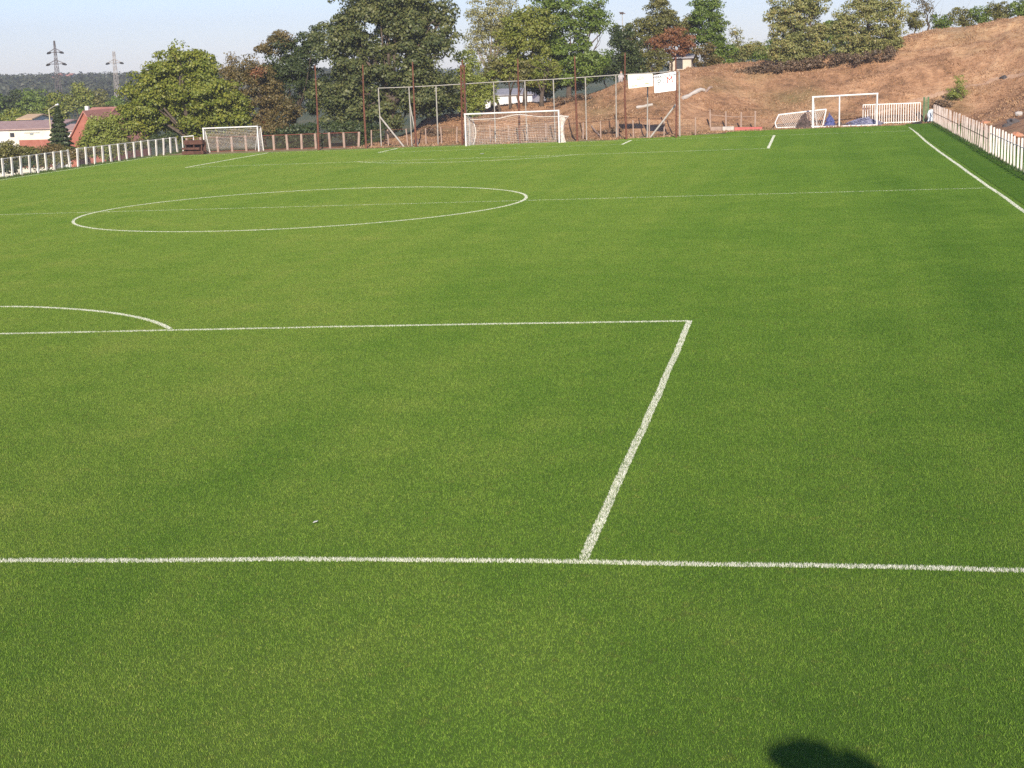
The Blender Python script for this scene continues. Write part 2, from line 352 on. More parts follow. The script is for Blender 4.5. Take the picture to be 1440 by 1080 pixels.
# ------------------------------------------------------------------ painted lines: white strips with painted blades standing in them
m, t, b = new_mat("line_paint")
gR = N(t, "ShaderNodeNewGeometry").outputs["Random Per Island"]
t.links.new(ramp(t, gR, [(0, (.52, .54, .40)), (0.4, (.74, .74, .64)), (1, (.82, .81, .74))]), b.inputs["Base Color"]); b.inputs["Roughness"].default_value = 0.9
M_line = m
def line(pts, width=0.11, dens=2600, step=0.1, wob=0.012, seed=0):
    """a strip of white painted grass along world points (x, y)"""
    g = np.random.default_rng(seed+77)
    P = [np.array(p[:2], float) for p in pts]; out = []
    for a, b_ in zip(P[:-1], P[1:]):
        n = max(1, int(np.linalg.norm(b_-a)/0.5)); out += [a+(b_-a)*i/n for i in range(n)]
    out.append(P[-1]); Q = np.array(out)
    tn = np.gradient(Q, axis=0); tn /= np.linalg.norm(tn, axis=1)[:, None]; nr = np.stack([-tn[:, 1], tn[:, 0]], 1)
    Q = Q + nr*np.array([wob*noise.noise(Vector((i*0.31, seed*7.7, 0)))*2 for i in range(len(Q))])[:, None]
    seg = np.linalg.norm(np.diff(Q, axis=0), axis=1); cum = np.concatenate([[0], np.cumsum(seg)]); L = cum[-1]
    n = int(L*width*dens*2.6); s = g.random(n)*L; off = (g.random(n)-0.5)*width*(1+0.25*(g.random(n)-0.5))
    x = np.interp(s, cum, Q[:, 0]); y = np.interp(s, cum, Q[:, 1]); ax = np.interp(s, cum, nr[:, 0]); ay = np.interp(s, cum, nr[:, 1])
    edge = np.array([noise.noise(Vector((q*1.7, seed*3.1, (1 if o_ > 0 else 4)))) for q, o_ in zip(s, off)]) if L < 80 else 0*s
    pat = np.array([noise.noise(Vector((q*.45, seed*1.3, 2)))+.6*noise.noise(Vector((q*2.2, o_*9, seed))) for q, o_ in zip(s, off)])
    kp = (np.abs(off) < width*(.5+.16*edge)) & (pat+.9*g.random(n) > -.38)
    s, off, x, y, ax, ay = s[kp], off[kp], x[kp], y[kp], ax[kp], ay[kp]; n = len(s)
    px, py = x+ax*off, y+ay*off
    a = g.random(n)*2*np.pi; h = 0.024+0.014*g.random(n); wd = 0.0045+0.0045*g.random(n); l = .65*np.sqrt(g.random(n)); la = g.random(n)*2*np.pi
    Vv = np.zeros((n, 3, 3)); z = TILT*px
    Vv[:, 0] = np.stack([px-np.cos(a)*wd/2, py-np.sin(a)*wd/2, z], 1); Vv[:, 1] = np.stack([px+np.cos(a)*wd/2, py+np.sin(a)*wd/2, z], 1)
    Vv[:, 2] = np.stack([px+np.cos(la)*np.sin(l)*h, py+np.sin(la)*np.sin(l)*h, z+np.cos(l)*h], 1)
    return tag(fast_mesh("pitch_line", Vv.reshape(-1, 3), np.arange(3*n).reshape(-1, 3), M_line), kind='structure')
Lp, PW, PD, RC, AR, PWF, MID = 98.8, 19.72, 16.37, 10.04, 9.25, 19.82, 48.64
ln_pts = [gp(x, y) for x, y in ((0, 789), (200, 789), (400, 787.5), (600, 789), (820, 791), (1000, 795), (1150, 797), (1300, 800), (1440, 803))]
line([(-29, ln_pts[0][1])] + ln_pts + [(30, 0.0)], 0.12, 3200, seed=1)
line([gp(822, 787), gp(850, 722), gp(894, 622), gp(930, 545), gp(970, 452)], 0.125, 2400, seed=2)
line([(-PW, PD)] + [gp(x, y) for x, y in ((0, 470), (240, 465), (450, 460.5), (700, 456), (970, 452))], 0.11, 2800, seed=3)
line([(-PW, 0), (-PW, PD)], seed=4)
a0 = math.acos((PD-11)/AR)
line([(AR*math.sin(q), 11+AR*math.cos(q)) for q in np.linspace(-a0, a0, 40)], 0.13, 3000, seed=5)
line([(RC*math.sin(q), MID+RC*math.cos(q)) for q in np.linspace(0, 2*math.pi, 90)], 0.13, 2600, seed=6)
line([(-29.6, MID-0.1), (-10, MID), (29.6, MID)], 0.10, 1000, seed=7)
line([gp(x, y) for x, y in ((1279, 179), (1290, 188), (1302, 199), (1316, 210), (1332, 221.5), (1350, 234), (1366, 246), (1384, 258.5), (1404, 272), (1424, 286), (1440, 298))] + [(29.6, 30), (29.6, 0)], 0.15, 3000, seed=8)
line([(-29.6, 0), (-29.6, Lp)], 0.11, 1200, seed=9)
line([(PWF, Lp-16.5), (PWF+0.05, Lp)], 0.17, 3600, seed=10)
line([(-PWF, Lp-16.5), (-PWF, Lp)], 0.15, 2600, seed=11)
line([(-PWF, Lp-16.5), (PWF, Lp-16.5)], 0.10, 1300, seed=12)
line([(9.16, Lp-5.5), (9.16, Lp)], 0.16, 3600, seed=13)
line([(-9.16, Lp-5.5), (-9.16, Lp)], 0.15, 2600, seed=14)
line([(-9.16, Lp-5.5), (9.16, Lp-5.5)], 0.09, 1000, seed=15)
line([(-29.6, Lp), (29.6, Lp)], 0.09, 900, seed=16)
line([(AR*math.sin(q), Lp-11-AR*math.cos(q)) for q in np.linspace(-a0, a0, 30)], 0.11, 1500, seed=17)

# ------------------------------------------------------------------ fences
def posts_fence(name, label, pts, width, height, mat, part, rail_mat, mesh_mat=None, thick=0.03, rails=(0.97,), mesh_step=0.12, tilt=0.02, rail_w=0.05, group=None, wire=0.007, turn=0.0):
    p0 = pts[0]; z0 = T(p0[0], p0[1]); e = thing(name, label, "fence", (p0[0], p0[1], z0), group)
    me = None; top = []
    for i, p in enumerate(pts):
        q = pts[min(i+1, len(pts)-1)]; o_ = pts[max(i-1, 0)]
        ang = math.atan2(q[1]-o_[1], q[0]-o_[0]); z = T(p[0], p[1]); h = height*(1+0.05*(random.random()-.5))
        if me is None or i % 5 == 0:
            mb = MB(); k = 0.5*thick
            wv = [(-width/2, -k), (width/2, -k), (width/2, k), (-width/2, k)]
            v = [(x, y, zz) for zz in (-0.15, 0.97, 1.0) for x, y in (wv if zz < 1 else [(x*.8, y*.6) for x, y in wv])]
            fs = [(3, 2, 1, 0), (8, 9, 10, 11)] + [(r*4+j, r*4+(j+1) % 4, r*4+4+(j+1) % 4, r*4+4+j) for r in (0, 1) for j in range(4)]
            mb.add(v, fs); pm = bpy.data.meshes.new(part); pm.from_pydata(np.concatenate(mb.v).tolist(), [], mb.f); pm.materials.append(mat); me = pm
        o = bpy.data.objects.new(part, me); C.objects.link(o); o.parent = e
        o.location = (p[0]-p0[0], p[1]-p0[1], z-z0); o.scale = (1, 1, h); o.rotation_euler = (random.gauss(0, tilt), random.gauss(0, tilt), ang+turn)
        top.append((p[0], p[1], z, ang))
    for r in rails:
        mb = MB()
        for (a, b_) in zip(top[:-1], top[1:]):
            na = (-math.sin(a[3])*(-thick/2-rail_w/2-.002), math.cos(a[3])*(-thick/2-rail_w/2-.002))
            mb.beam((a[0]-na[0], a[1]-na[1], a[2]+height*r), (b_[0]-na[0], b_[1]-na[1], b_[2]+height*r), rail_w, rail_w)
        mb.obj("rail", rail_mat, e)
    if mesh_mat:
        mb = MB()
        for (a, b_) in zip(top[:-1], top[1:]):
            A = np.array(a[:3]); B = np.array(b_[:3]); n = np.array([-math.sin(a[3]), math.cos(a[3]), 0])*(thick/2+0.012); A = A+n; B = B+n
            L = np.linalg.norm(B-A); k = max(1, int(L/mesh_step)); H = height*0.95
            for i in range(k):
                q = A+(B-A)*(i+.5)/k; mb.bar(q+[0, 0, .03], q+[0, 0, H], wire, 3)
            for i in range(int(H/mesh_step)):
                mb.bar(A+[0, 0, .05+i*mesh_step], B+[0, 0, .05+i*mesh_step], wire, 3)
        mb.obj("wire_mesh", mesh_mat, e)
    return e
def along(pa, pb, n): return [pa[:2]+(pb[:2]-pa[:2])*i/(n-1) for i in range(n)]
g1 = [gp(px, 254-18.5*(px+10)/110.0) for px in (-34, -22, -10, 0, 12.5, 25.5, 38, 51, 62.5, 75, 87, 99)]
g1 = along(gp(-34, 256.5), gp(99, 236.5), 12)
posts_fence("picket_fence", "white plank and wire fence, nearer section at the left edge of the pitch", g1, 0.20, 1.32, M_wood_white, "picket", M_wood_white, M_wire, thick=.07, tilt=.04, rail_w=.045, mesh_step=.11)
g2 = along(gp(110, 234.5), gp(250, 215.5), 14)
posts_fence("picket_fence", "white plank and wire fence, farther section ending beside the rusty benches", g2, 0.21, 1.36, M_wood_white, "picket", M_wood_white, M_wire, thick=.07, tilt=.04, rail_w=.05, mesh_step=.11)
# right fence: brown weathered pickets, then white ones nearer
rw = along(gp(1470, 262), gp(1393, 218), 17)
posts_fence("picket_fence", "white wooden picket fence along the right touchline, nearest section", rw, 0.085, 1.55, M_wood_white, "picket", M_wood_white, None, thick=.045, turn=R(75), rails=(0.75,), rail_w=.03, tilt=.015)
rb = along(gp(1391, 217), np.array([fx(1313, 110.8, 171), 110.8, 0]), 33)
posts_fence("picket_fence", "brown weathered picket fence along the right touchline, reaching the far corner", rb, 0.085, 1.5, M_weather, "picket", M_rust, None, thick=.05, turn=R(75), rails=(0.55,), rail_w=.03, tilt=.03)
# low fence at the far end
YF = 103.3
fa = [np.array([fx(px, YF), YF]) for px in (262, 283, 306, 326, 346, 365, 385, 404, 424, 444, 464, 484, 504)]
posts_fence("low_fence", "low fence of pinkish concrete posts and dark rusty panels under the big oak", fa, 0.17, 1.25, M_pinkconc, "post", M_rustred, M_darkwire, thick=.12, rails=(0.05, .97), mesh_step=.075, wire=.011, rail_w=.05, tilt=.03)
fb = [np.array([fx(px, YF+.3, 195), YF+.3]) for px in (522, 546, 573, 599, 621, 642, 666, 690, 716, 742, 768, 793, 820, 845, 869, 891, 913, 934, 955, 978)]
posts_fence("low_fence", "low wire fence on thin posts at the foot of the dry bank behind the goal", fb, 0.09, 1.35, M_pinkconc, "post", M_rust, M_darkwire, thick=.09, rails=(.97,), mesh_step=.16, wire=.006, rail_w=.025, tilt=.03)
YC = 110.4
fc = [np.array([fx(px, YC, 180), YC]) for px in (999, 1021, 1042, 1062)]
posts_fence("low_fence", "short brownish wire fence behind the red board near the stored goals", fc, 0.12, 1.45, M_pinkconc, "post", M_pinkconc, M_darkwire, thick=.1, rails=(.72,), mesh_step=.16, wire=.006, rail_w=.04, tilt=.02)
# tall ball-stop frame
YT = 102.3
e = thing("ball_stop_fence", "tall pale tube frame behind the far goal with slanting end braces", "fence", (fx(660, YT), YT, T(fx(660, YT), YT)))
tops = []
for px_t, px_b, rt in ((532, 536, 124.5), (575, 579, 123), (613, 616, 121), (654, 657, 118.5), (694, 697, 116), (738, 741, 114), (778, 781, 112), (823, 825, 109), (866, 867, 106)):
    xb = fx(px_b, YT); pt = at(px_t, rt, YT); zb = T(xb, YT)
    MB().tube([(xb, YT, zb-.2), pt], .045, 8).obj("post", M_galv, e); tops.append(pt)
pe = at(911, 103.5, YT); xb = fx(910, YT, 188); MB().tube([(xb, YT, T(xb, YT)-.2), pe], .05, 8).obj("post", M_galv, e); tops.append(pe)
pe = at(955, 100.5, YT); xb = fx(956, YT, 185); MB().tube([(xb, YT, T(xb, YT)-.2), pe], .055, 8).obj("post", M_galv, e); tops.append(pe)
MB().tube([p+np.array([0, 0, .03]) for p in tops], .034, 8).obj("top_rail", M_galv, e)
for a, b_ in (((534, 164), (568, 199)), ((952, 145), (913, 189))):
    pa = at(*a, YT); xb = fx(b_[0], YT-.4, b_[1]); MB().tube([pa, (xb, YT-.4, T(xb, YT-.4)-.05)], .07, 8).obj("brace", M_galv, e)
xb = fx(583, YT, 150); MB().tube([at(576, 145, YT), (fx(587, YT-.3, 190), YT-.3, T(fx(587, YT-.3, 190), YT-.3))], .045, 8).obj("brace", M_galv, e)
# rusty poles
YP = 100.75
plabs = ["rusty steel pole at the far left of the row, before the oak", "rusty steel pole before the oak, second from the left end", "rusty steel pole just right of the tall frame's left brace", "thick rusty lattice pole beside the far goal's left post", "rusty steel pole seen through the net of the far goal", "rusty steel pole just right of the far goal", "rusty steel pole carrying the left edge of the yellow-white banner", "rusty steel pole carrying the right edge of the banner with red M"]
for (pb, pt, rt, rb_), lab in zip(((448, 443, 92, 210), (515, 510, 91, 208), (585, 580, 87, 207), (653, 650, 84, 205), (731, 728, 83, 201), (812, 808, 79, 198), (881, 879, 74, 196), (951, 950, 80, 191)), plabs):
    x = fx(pb, YP, rb_); z = T(x, YP); top = at(pt, rt, YP)
    o = thing("rusty_pole", lab, "pole", (x, YP, z), "rusty poles behind the far goal line")
    if pb == 653:
        mb = MB()
        for dx, dy in ((-.16, -.16), (.16, -.16), (.16, .16), (-.16, .16)): mb.tube([(x+dx, YP+dy, z-.2), (top[0]+dx*.8, YP+dy*.8, top[2]-.4)], .035, 6)
        mb.obj("leg_frame", M_rust, o); mb = MB(); k = 16
        for i in range(k):
            for (a, c_) in (((-.16, -.16), (.16, -.16)), ((.16, -.16), (.16, .16)), ((.16, .16), (-.16, .16)), ((-.16, .16), (-.16, -.16))):
                if i % 2: a, c_ = c_, a
                za, zb = z+(top[2]-.5-z)*i/k, z+(top[2]-.5-z)*(i+1)/k; xa, xc = x+(top[0]-x)*i/k, x+(top[0]-x)*(i+1)/k
                mb.bar((xa+a[0], YP+a[1], za), (xc+c_[0], YP+c_[1], zb), .03, 4)
        mb.obj("lattice", M_rust, o); MB().tube([(top[0], YP, top[2]-.6), top], .05, 6).obj("tip", M_rust, o)
    else:
        mid = (np.array([x, YP, z])+top)/2+np.array([random.gauss(0, .03), 0, 0])
        MB().tube([(x, YP, z-.3), mid], [.085, .075], 8).obj("lower_tube", M_rust, o)
        MB().tube([mid, top], [.06, .05], 8).obj("upper_tube", M_rust, o)
# banners
def text_mesh(name, s, size, M, mat, parent, depth=0.004):
    cu = bpy.data.curves.new(name, 'FONT'); cu.body = s; cu.size = size; cu.align_x = 'CENTER'; cu.align_y = 'CENTER'; cu.extrude = depth
    o = bpy.data.objects.new(name, cu); C.objects.link(o); dg = bpy.context.evaluated_depsgraph_get()
    me = bpy.data.meshes.new_from_object(o.evaluated_get(dg)); bpy.data.objects.remove(o)
    me.transform(M); return link(name, me, mat, parent)
M_ban = surf("banner_white", (.90, .89, .86), (.86, .86, .85), 2, .6)
M_bany = surf("banner_yellow", (.88, .86, .62), (.86, .83, .50), 2, .6)
M_ink = surf("dark_ink", (.10, .10, .11), (.16, .15, .16), 3, .6); M_red = surf("red_ink", (.62, .08, .06), (.55, .10, .08), 3, .6)
M_grey = surf("grey_ink", (.26, .28, .27), (.33, .34, .33), 3, .6); M_grn = surf("green_ink", (.45, .52, .18), (.40, .5, .2), 3, .6)
def banner(name, label, corners, Yb, mat=None):                # corners tl, tr, br, bl in photo pixels
    q = [at(px, py, Yb) for px, py in corners]; o = thing(name, label, "banner", q[3])
    nu, nv = 10, 8; v = []
    for s_ in (0, 0.02):
        for j in range(nv+1):
            for i in range(nu+1):
                a, c_ = i/nu, j/nv; p = (q[3]*(1-a)+q[2]*a)*(1-c_)+(q[0]*(1-a)+q[1]*a)*c_
                v.append(p+np.array([0, s_+0.03*math.sin(5*a+2*c_), 0]))
    st = (nu+1)*(nv+1); fs = []
    for j in range(nv):
        for i in range(nu):
            k = j*(nu+1)+i; fs.append((k, k+1, k+nu+2, k+nu+1)); fs.append((k+st, k+nu+1+st, k+nu+2+st, k+1+st))
    rim = list(range(nu+1))+[j*(nu+1)+nu for j in range(1, nv+1)]+[nv*(nu+1)+i for i in range(nu-1, -1, -1)]+[j*(nu+1) for j in range(nv-1, 0, -1)]
    for a, c_ in zip(rim, rim[1:]+rim[:1]): fs.append((a, a+st, c_+st, c_))
    MB().add(v, fs).obj("sheet", mat or M_ban, o)
    ux = q[2]-q[3]; wd = np.linalg.norm(ux); ux = ux/wd; uz = np.array([0, 0, 1.0]); n = np.cross(ux, uz); n /= np.linalg.norm(n); uz = np.cross(n, ux)
    uz2 = (q[0]-q[3]); ht = np.linalg.norm(uz2)
    def place(a, c_):
        p = (q[3]*(1-a)+q[2]*a)*(1-c_)+(q[0]*(1-a)+q[1]*a)*c_+np.array([0, -.05, 0])
        return Matrix(((ux[0], uz[0], n[0], p[0]), (ux[1], uz[1], n[1], p[1]), (ux[2], uz[2], n[2], p[2]), (0, 0, 0, 1)))
    return o, place, wd, ht
YBN = 100.55
o, pl, wd, ht = banner("sponsor_banner", "yellow-white banner hung between rusty poles, left of the one with red M", ((882.5, 105), (917.5, 103.5), (918.5, 121), (884, 124.5)), YBN, surf('cream_banner', (.90, .88, .70), (.86, .84, .68), 1.2, .6))
text_mesh("lettering", "LDI", .34, pl(.50, .70), M_grey, o)
mb = MB(); Mx = np.array(pl(.77, .5)); mb.add([(Mx@np.array([a, c_, d, 1]))[:3] for d in (-.004, .004) for a, c_ in ((-.3, -.36), (.3, -.36), (.3, .36), (-.3, .36))], [(0, 1, 2, 3), (4, 5, 6, 7), (0, 1, 5, 4), (1, 2, 6, 5), (2, 3, 7, 6), (3, 0, 4, 7)]); mb.obj("yellow_field", M_bany, o)
text_mesh("lettering", "~", .5, pl(.76, .27), M_grn, o); text_mesh("lettering", "~~", .4, pl(.25, .18), M_grn, o)
o, pl, wd, ht = banner("sponsor_banner", "white banner with dark top lettering and a large red M", ((919, 106), (950.5, 100.5), (950.5, 127), (920.5, 131)), YBN)
text_mesh("lettering", "MERKUSTROM", .285, pl(.50, .86), M_ink, o); text_mesh("lettering", "P", .62, pl(.24, .56), M_grey, o)
text_mesh("lettering", "+", .3, pl(.45, .5), M_grey, o); text_mesh("lettering", "M", .68, pl(.72, .60), M_red, o); text_mesh("lettering", "J", .36, pl(.83, .24), M_ink, o)

# ------------------------------------------------------------------ goals
def net_sheet(P, nu, nv, r, mb):                      # P(a, b) -> point; a net of square cords
    for i in range(nu+1):
        pts = [P(i/nu, j/8) for j in range(9)]; mb.tube(pts, r, 3, False)
    for j in range(nv+1):
        pts = [P(i/10, j/nv) for i in range(11)]; mb.tube(pts, r, 3, False)
def lerp(a, b, t): return np.array(a)*(1-t)+np.array(b)*t
# main far goal
gl = np.array([-3.66, Lp, T(-3.66, Lp)]); gr_ = np.array([3.66, Lp, T(3.66, Lp)]); H = 2.44
o = thing("football_goal", "full size white goal on the far goal line with draped net", "goal", (0, Lp, T(0, Lp)))
MB().tube([gl-[0, 0, .2], gl+[0, 0, H-.06]], .065, 10).obj("post", M_white, o); MB().tube([gr_-[0, 0, .2], gr_+[0, 0, H-.06]], .065, 10).obj("post", M_white, o)
MB().tube([gl+[-.065, 0, H], gr_+[.065, 0, H]], .065, 10).obj("crossbar", M_white, o)
bl, br = gl+[.15, 1.35, 0], gr_+[.25, 1.35, 0]
def top_back(a):
    sag = 0.42-0.30*max(0, 1-abs(a-.52)/.22) - .25*max(0, 1-a/.04)*0
    return lerp(bl, br, a)+[0, 0, H-sag-.05]
mb = MB(); net_sheet(lambda a, b_: lerp(lerp(gl, gr_, a)+[0, .02, H], top_back(a), b_)-[0, 0, .10*math.sin(math.pi*b_)], 56, 10, .0045, mb)
net_sheet(lambda a, b_: lerp(top_back(a), lerp(gl, gr_, a)+[0, 1.75, .02], b_)+[0, .25*math.sin(math.pi*b_), 0], 56, 16, .0045, mb)
mb.tube([top_back(i/30) for i in range(31)], .022, 6); mb.obj("back_net", M_net, o)
mb = MB(); net_sheet(lambda a, b_: lerp(gl+[0, .03, 0], gl+[.3+.12*math.sin(3*b_), 1.5, 0], a)+[0.08*math.sin(7*a), 0, b_*(H-.4*a)], 26, 16, .007, mb)
mb.tube([gl+[.25+.25*math.sin(math.pi*i/10), 1.45, .02+(H-.5)*i/10] for i in range(11)], .03, 6); mb.obj("side_net", M_net, o)
mb = MB()                                             # right side: the net gathered into a thick bunch against the post
for k in range(46):
    a = random.random(); ph = random.random()*6
    mb.tube([gr_+[.10+.34*a*(1-.55*math.sin(math.pi*min(1, z*1.15)))+.012*math.sin(9*z+ph), .12+.5*random.random()*(.3+.7*a), .02+2.0*z] for z in np.linspace(0, 1, 8)], .013, 4, False)
for k in range(12): mb.tube([gr_+[.08, .1, 2.05+.02*random.random()], gr_+[.62+.05*random.random(), .9*random.random()+.2, 2.0-.08*random.random()], gr_+[.40, .35, 1.6]], .014, 4, False)
mb.obj("gathered_net", M_net, o)
# small left goal
YL = 98.0
a_ = gp(287.5, 215.5); b_ = gp(364, 212.7); YL = (a_[1]+b_[1])/2
A = np.array([fx(288, YL, 215), YL, 0]); B = np.array([fx(364, YL, 212.5), YL, 0]); A[2] = T(A[0], YL); B[2] = T(B[0], YL); h = mpp(YL)*35
o = thing("training_goal", "small white training goal with net beside the rusty benches", "goal", ((A+B)/2).tolist())
nb = np.array([0, 1.15, 0]); A2 = A+np.array([0, 1.1, 0]); B2 = B+np.array([0, 1.1, 0])
MB().tube([A-[0, 0, .05], A+[0, 0, h]], .055, 8).obj("post", M_white, o); MB().tube([B-[0, 0, .05], B+[0, 0, h]], .055, 8).obj("post", M_white, o)
MB().tube([A+[-.05, 0, h+.055], B+[.05, 0, h+.055]], .055, 8).obj("crossbar", M_white, o)
MB().tube([A2, A+[0, .35, h], A+[0, 0, h]], .045, 8).obj("back_stay", M_white, o); MB().tube([B2, B+[0, .75, h], B+[0, 0, h]], .045, 8).obj("back_stay", M_white, o)
MB().tube([A2+[0, 0, .04], A2+[.2, .35, .04], B2+[-.2, .35, .04], B2+[0, 0, .04]], .03, 6).obj("ground_bar", M_white, o)
MB().tube([B+[-.03, .1, h-.15], B+[-.65, 1.0, .05]], .025, 6).obj("net_stay", M_white, o)
mb = MB(); net_sheet(lambda a, c_: lerp(lerp(A, B, a)+[0, .05, h], lerp(A2, B2, a)+[0, .3, .03], c_)-[0, 0, .12*math.sin(math.pi*c_)], 36, 18, .006, mb)
net_sheet(lambda a, c_: lerp(lerp(A, A2, a), A+[0, .2, h], c_), 7, 16, .006, mb); net_sheet(lambda a, c_: lerp(lerp(B, B2, a), B+[0, .4, h], c_), 7, 16, .006, mb)
mb.obj("net", M_net, o)
# stored goals at the right
YG = 109.3
A = np.array([fx(1143, YG, 175), YG, 0]); B = np.array([fx(1233, YG, 172), YG, 0]); A[2] = T(A[0], YG); B[2] = T(B[0], YG); m_ = mpp(YG)
o = thing("training_goal", "white goal frame without net and with a middle post, right of the red board", "goal", A.tolist())
hA = at(1142.5, 137.5, YG)[2]-A[2]; hB = at(1233.5, 132.5, YG)[2]-B[2]
MB().tube([A-[0, 0, .05], A+[0, 0, hA]], .085, 8).obj("post", M_white, o); MB().tube([B-[0, 0, .05], B+[0, 0, hB]], .07, 8).obj("post", M_white, o)
MB().tube([A+[-.08, 0, hA+.05], B+[.08, 0, hB+.05]], .07, 8).obj("crossbar", M_white, o)
cA = lerp(A, B, .415); MB().tube([cA, cA+[0, 0, hA*.585+hB*.415]], .06, 8).obj("middle_post", M_white, o)
MB().tube([A+[0, -.02, .06], B+[0, -.02, .06]], .05, 8).obj("ground_bar", M_white, o)
MB().tube([A+[.02, .1, hA-.1], A+[.35, 1.3, .05]], .04, 6).obj("back_stay", M_white, o); MB().tube([B+[-.02, .1, hB-.1], B+[-.1, 1.3, .05]], .04, 6).obj("back_stay", M_white, o)
mb = MB()
for i in range(18):
    p = lerp(A, B, i/17.); mb.tube([p+[0, .08, lerp(hA, hB, i/17.)], p+[0, .10, lerp(hA, hB, i/17.)-.18-.1*random.random()]], .012, 4)
mb.obj("net_remnant", M_wire, o)
# tipped over goal behind it
YQ = 110.8
P1, P2 = at(1095, 161.5, YQ+.5), at(1162, 153.5, YQ+.5); Q1, Q2 = at(1092, 176, YQ-.5), at(1157, 171.5, YQ-.5)
Q1[2] = T(Q1[0], Q1[1])+.06; Q2[2] = T(Q2[0], Q2[1])+.06
o = thing("tipped_goal", "white goal tipped on its back against the bank, left of the bare frame", "goal", Q1.tolist())
MB().tube([P1, P2], .06, 8).obj("crossbar", M_white, o); MB().tube([Q1, Q2], .055, 8).obj("ground_bar", M_white, o)
MB().tube([P1, Q1+[-.12, 0.2, .4], Q1], .05, 8).obj("post", M_white, o); MB().tube([P2, Q2], .05, 8).obj("post", M_white, o)
mb = MB()
for s_ in (-1, 1):
    for i in range(-6, 30):
        u0 = i/24.; u1 = u0+s_*.22; c0, c1 = 0., 1.
        if u0 < 0 or u0 > 1: continue
        if u1 < 0: c1 = u0/(u0-u1); u1 = 0
        if u1 > 1: c1 = (1-u0)/(u1-u0); u1 = 1
        mb.tube([lerp(P1, P2, u0), lerp(lerp(P1, P2, u1), lerp(Q1, Q2, u1), c1)+[0, -.02, 0]], .010, 4, False)
mb.obj("net", M_net, o)
def heap(name, label, cat, cpt, rx, ry, hz, mat, seed, amp=.35, n=34, cords=0, cmat=None):
    """crumpled heap resting on the ground"""
    v, fs = [], []
    for j in range(n+1):
        for i in range(n+1):
            a, c_ = i/n*2-1, j/n*2-1; rr = min(1, math.hypot(a, c_)); x = cpt[0]+a*rx; y = cpt[1]+c_*ry
            q = noise.noise(Vector((a*2.3, c_*2.3, seed))) + .6*noise.noise(Vector((a*6, c_*6, seed+5)))
            q3 = noise.noise(Vector((a*13, c_*13, seed+9))); z = hz*max(0, (1-rr**1.4))*max(.05, 1+amp*2.2*q+.5*q3) - .04
            v.append((x+.1*q, y, T(x, y)+z))
    for j in range(n):
        for i in range(n): k = j*(n+1)+i; fs.append((k, k+1, k+n+2, k+n+1))
    o = thing(name, label, cat, (cpt[0], cpt[1], T(cpt[0], cpt[1])))
    MB().add(v, fs).obj("folds", mat, o)
    if cords:
        mb = MB()
        for k in range(cords):
            a = random.random()*6.28; r0 = .9*math.sqrt(random.random()); pts = []
            for s_ in range(6):
                r0 += random.gauss(0, .12); a += random.gauss(0, .35); r1 = min(.95, abs(r0)); x = cpt[0]+rx*r1*math.cos(a); y = cpt[1]+ry*r1*math.sin(a)
                pts.append((x, y, T(x, y)+hz*(1-r1**1.6)*1.05+.05+.06*random.random()))
            mb.tube(pts, .028, 4, False)
        mb.obj("cords", cmat, o)
    return o
M_blue = surf("blue_net", (.05, .06, .20), (.12, .14, .30), 7, .9, c3=(.42, .43, .50)); M_pblue = surf("pale_blue_net", (.08, .085, .17), (.26, .26, .34), 8, .9, c3=(.66, .63, .62))
M_brush = surf("dry_brush", (.05, .04, .035), (.13, .09, .08), 6, .95, c3=(.22, .17, .16))
p = np.array([fx(1215, YG+1.2, 168), YG+1.3]); heap("net_heap", "pale blue and white crumpled net lying under the bare goal frame", "net", p, 1.65, .6, .48, M_pblue, 3.0, amp=.6, cords=60, cmat=M_pblue)
p = np.array([fx(1167, YG+.9, 168), YG+1.0]); o = heap("net_heap", "bright blue net draped over the corner of the tipped goal", "net", p, .50, .35, .78, M_blue, 8.0, amp=.6, cords=40, cmat=M_blue)
p = np.array([fx(1182, YG+.6, 168), YG+.5]); heap("dark_rag", "dark crumpled sheeting on the ground inside the bare goal frame", "sheeting", p, .75, .3, .35, M_brush, 12.0)
p = np.array([fx(1130, YG-.1, 168), YG+.25]); heap("brush_heap", "dark heap of brush leaning on the tipped goal", "brush heap", p, .65, .25, .95, M_brush, 17.0, cords=24, cmat=M_brush)
# white picket gate and corner things
YW = 111.8
gp_ = along(np.array([fx(1213.5, YW, 165), YW]), np.array([fx(1294, YW, 165), YW]), 25)
posts_fence("railing_gate", "long white railing of thin bars behind the bare goal frame", gp_, 0.055, 1.62, M_white, "bar", M_white, None, thick=.05, rails=(.06, .985), rail_w=.07, tilt=.004)
M_green = surf("green_paint", (.10, .18, .09), (.16, .25, .12), 3, .7)
o = thing("green_post", "pair of green posts with netting at the far right corner", "post", (fx(1303, YW, 165), YW, T(fx(1303, YW, 165), YW)))
for px in (1299, 1305):
    x = fx(px, YW, 165); MB().tube([(x, YW, T(x, YW)-.1), (x, YW, T(x, YW)+2.05)], .07, 8).obj("post", M_green, o)
mb = MB(); xa, xb = fx(1299, YW, 165), fx(1305, YW, 165)
net_sheet(lambda a, b_: np.array([lerp(xa, xb, a), YW-.08, T(xa, YW)+.05+1.9*b_]), 6, 26, .012, mb); mb.obj("netting", M_green, o)
M_sheet = surf("pale_plastic_sheet", (.52, .58, .62), (.70, .74, .76), 3, .4)
YS_ = 110.9; x = fx(1309, YS_, 165); v = []; fs = []
for j in range(9):
    for i in range(7):
        for k in (0,): v.append((x-.25+.5*i/6+.05*math.sin(j), YS_+.07*math.sin(i*1.9+j*.6), T(x, YS_)+.12+1.0*j/8*(1-.15*abs(i-3)/3)))
fs = [(j*7+i, j*7+i+1, j*7+i+8, j*7+i+7) for j in range(8) for i in range(6)]
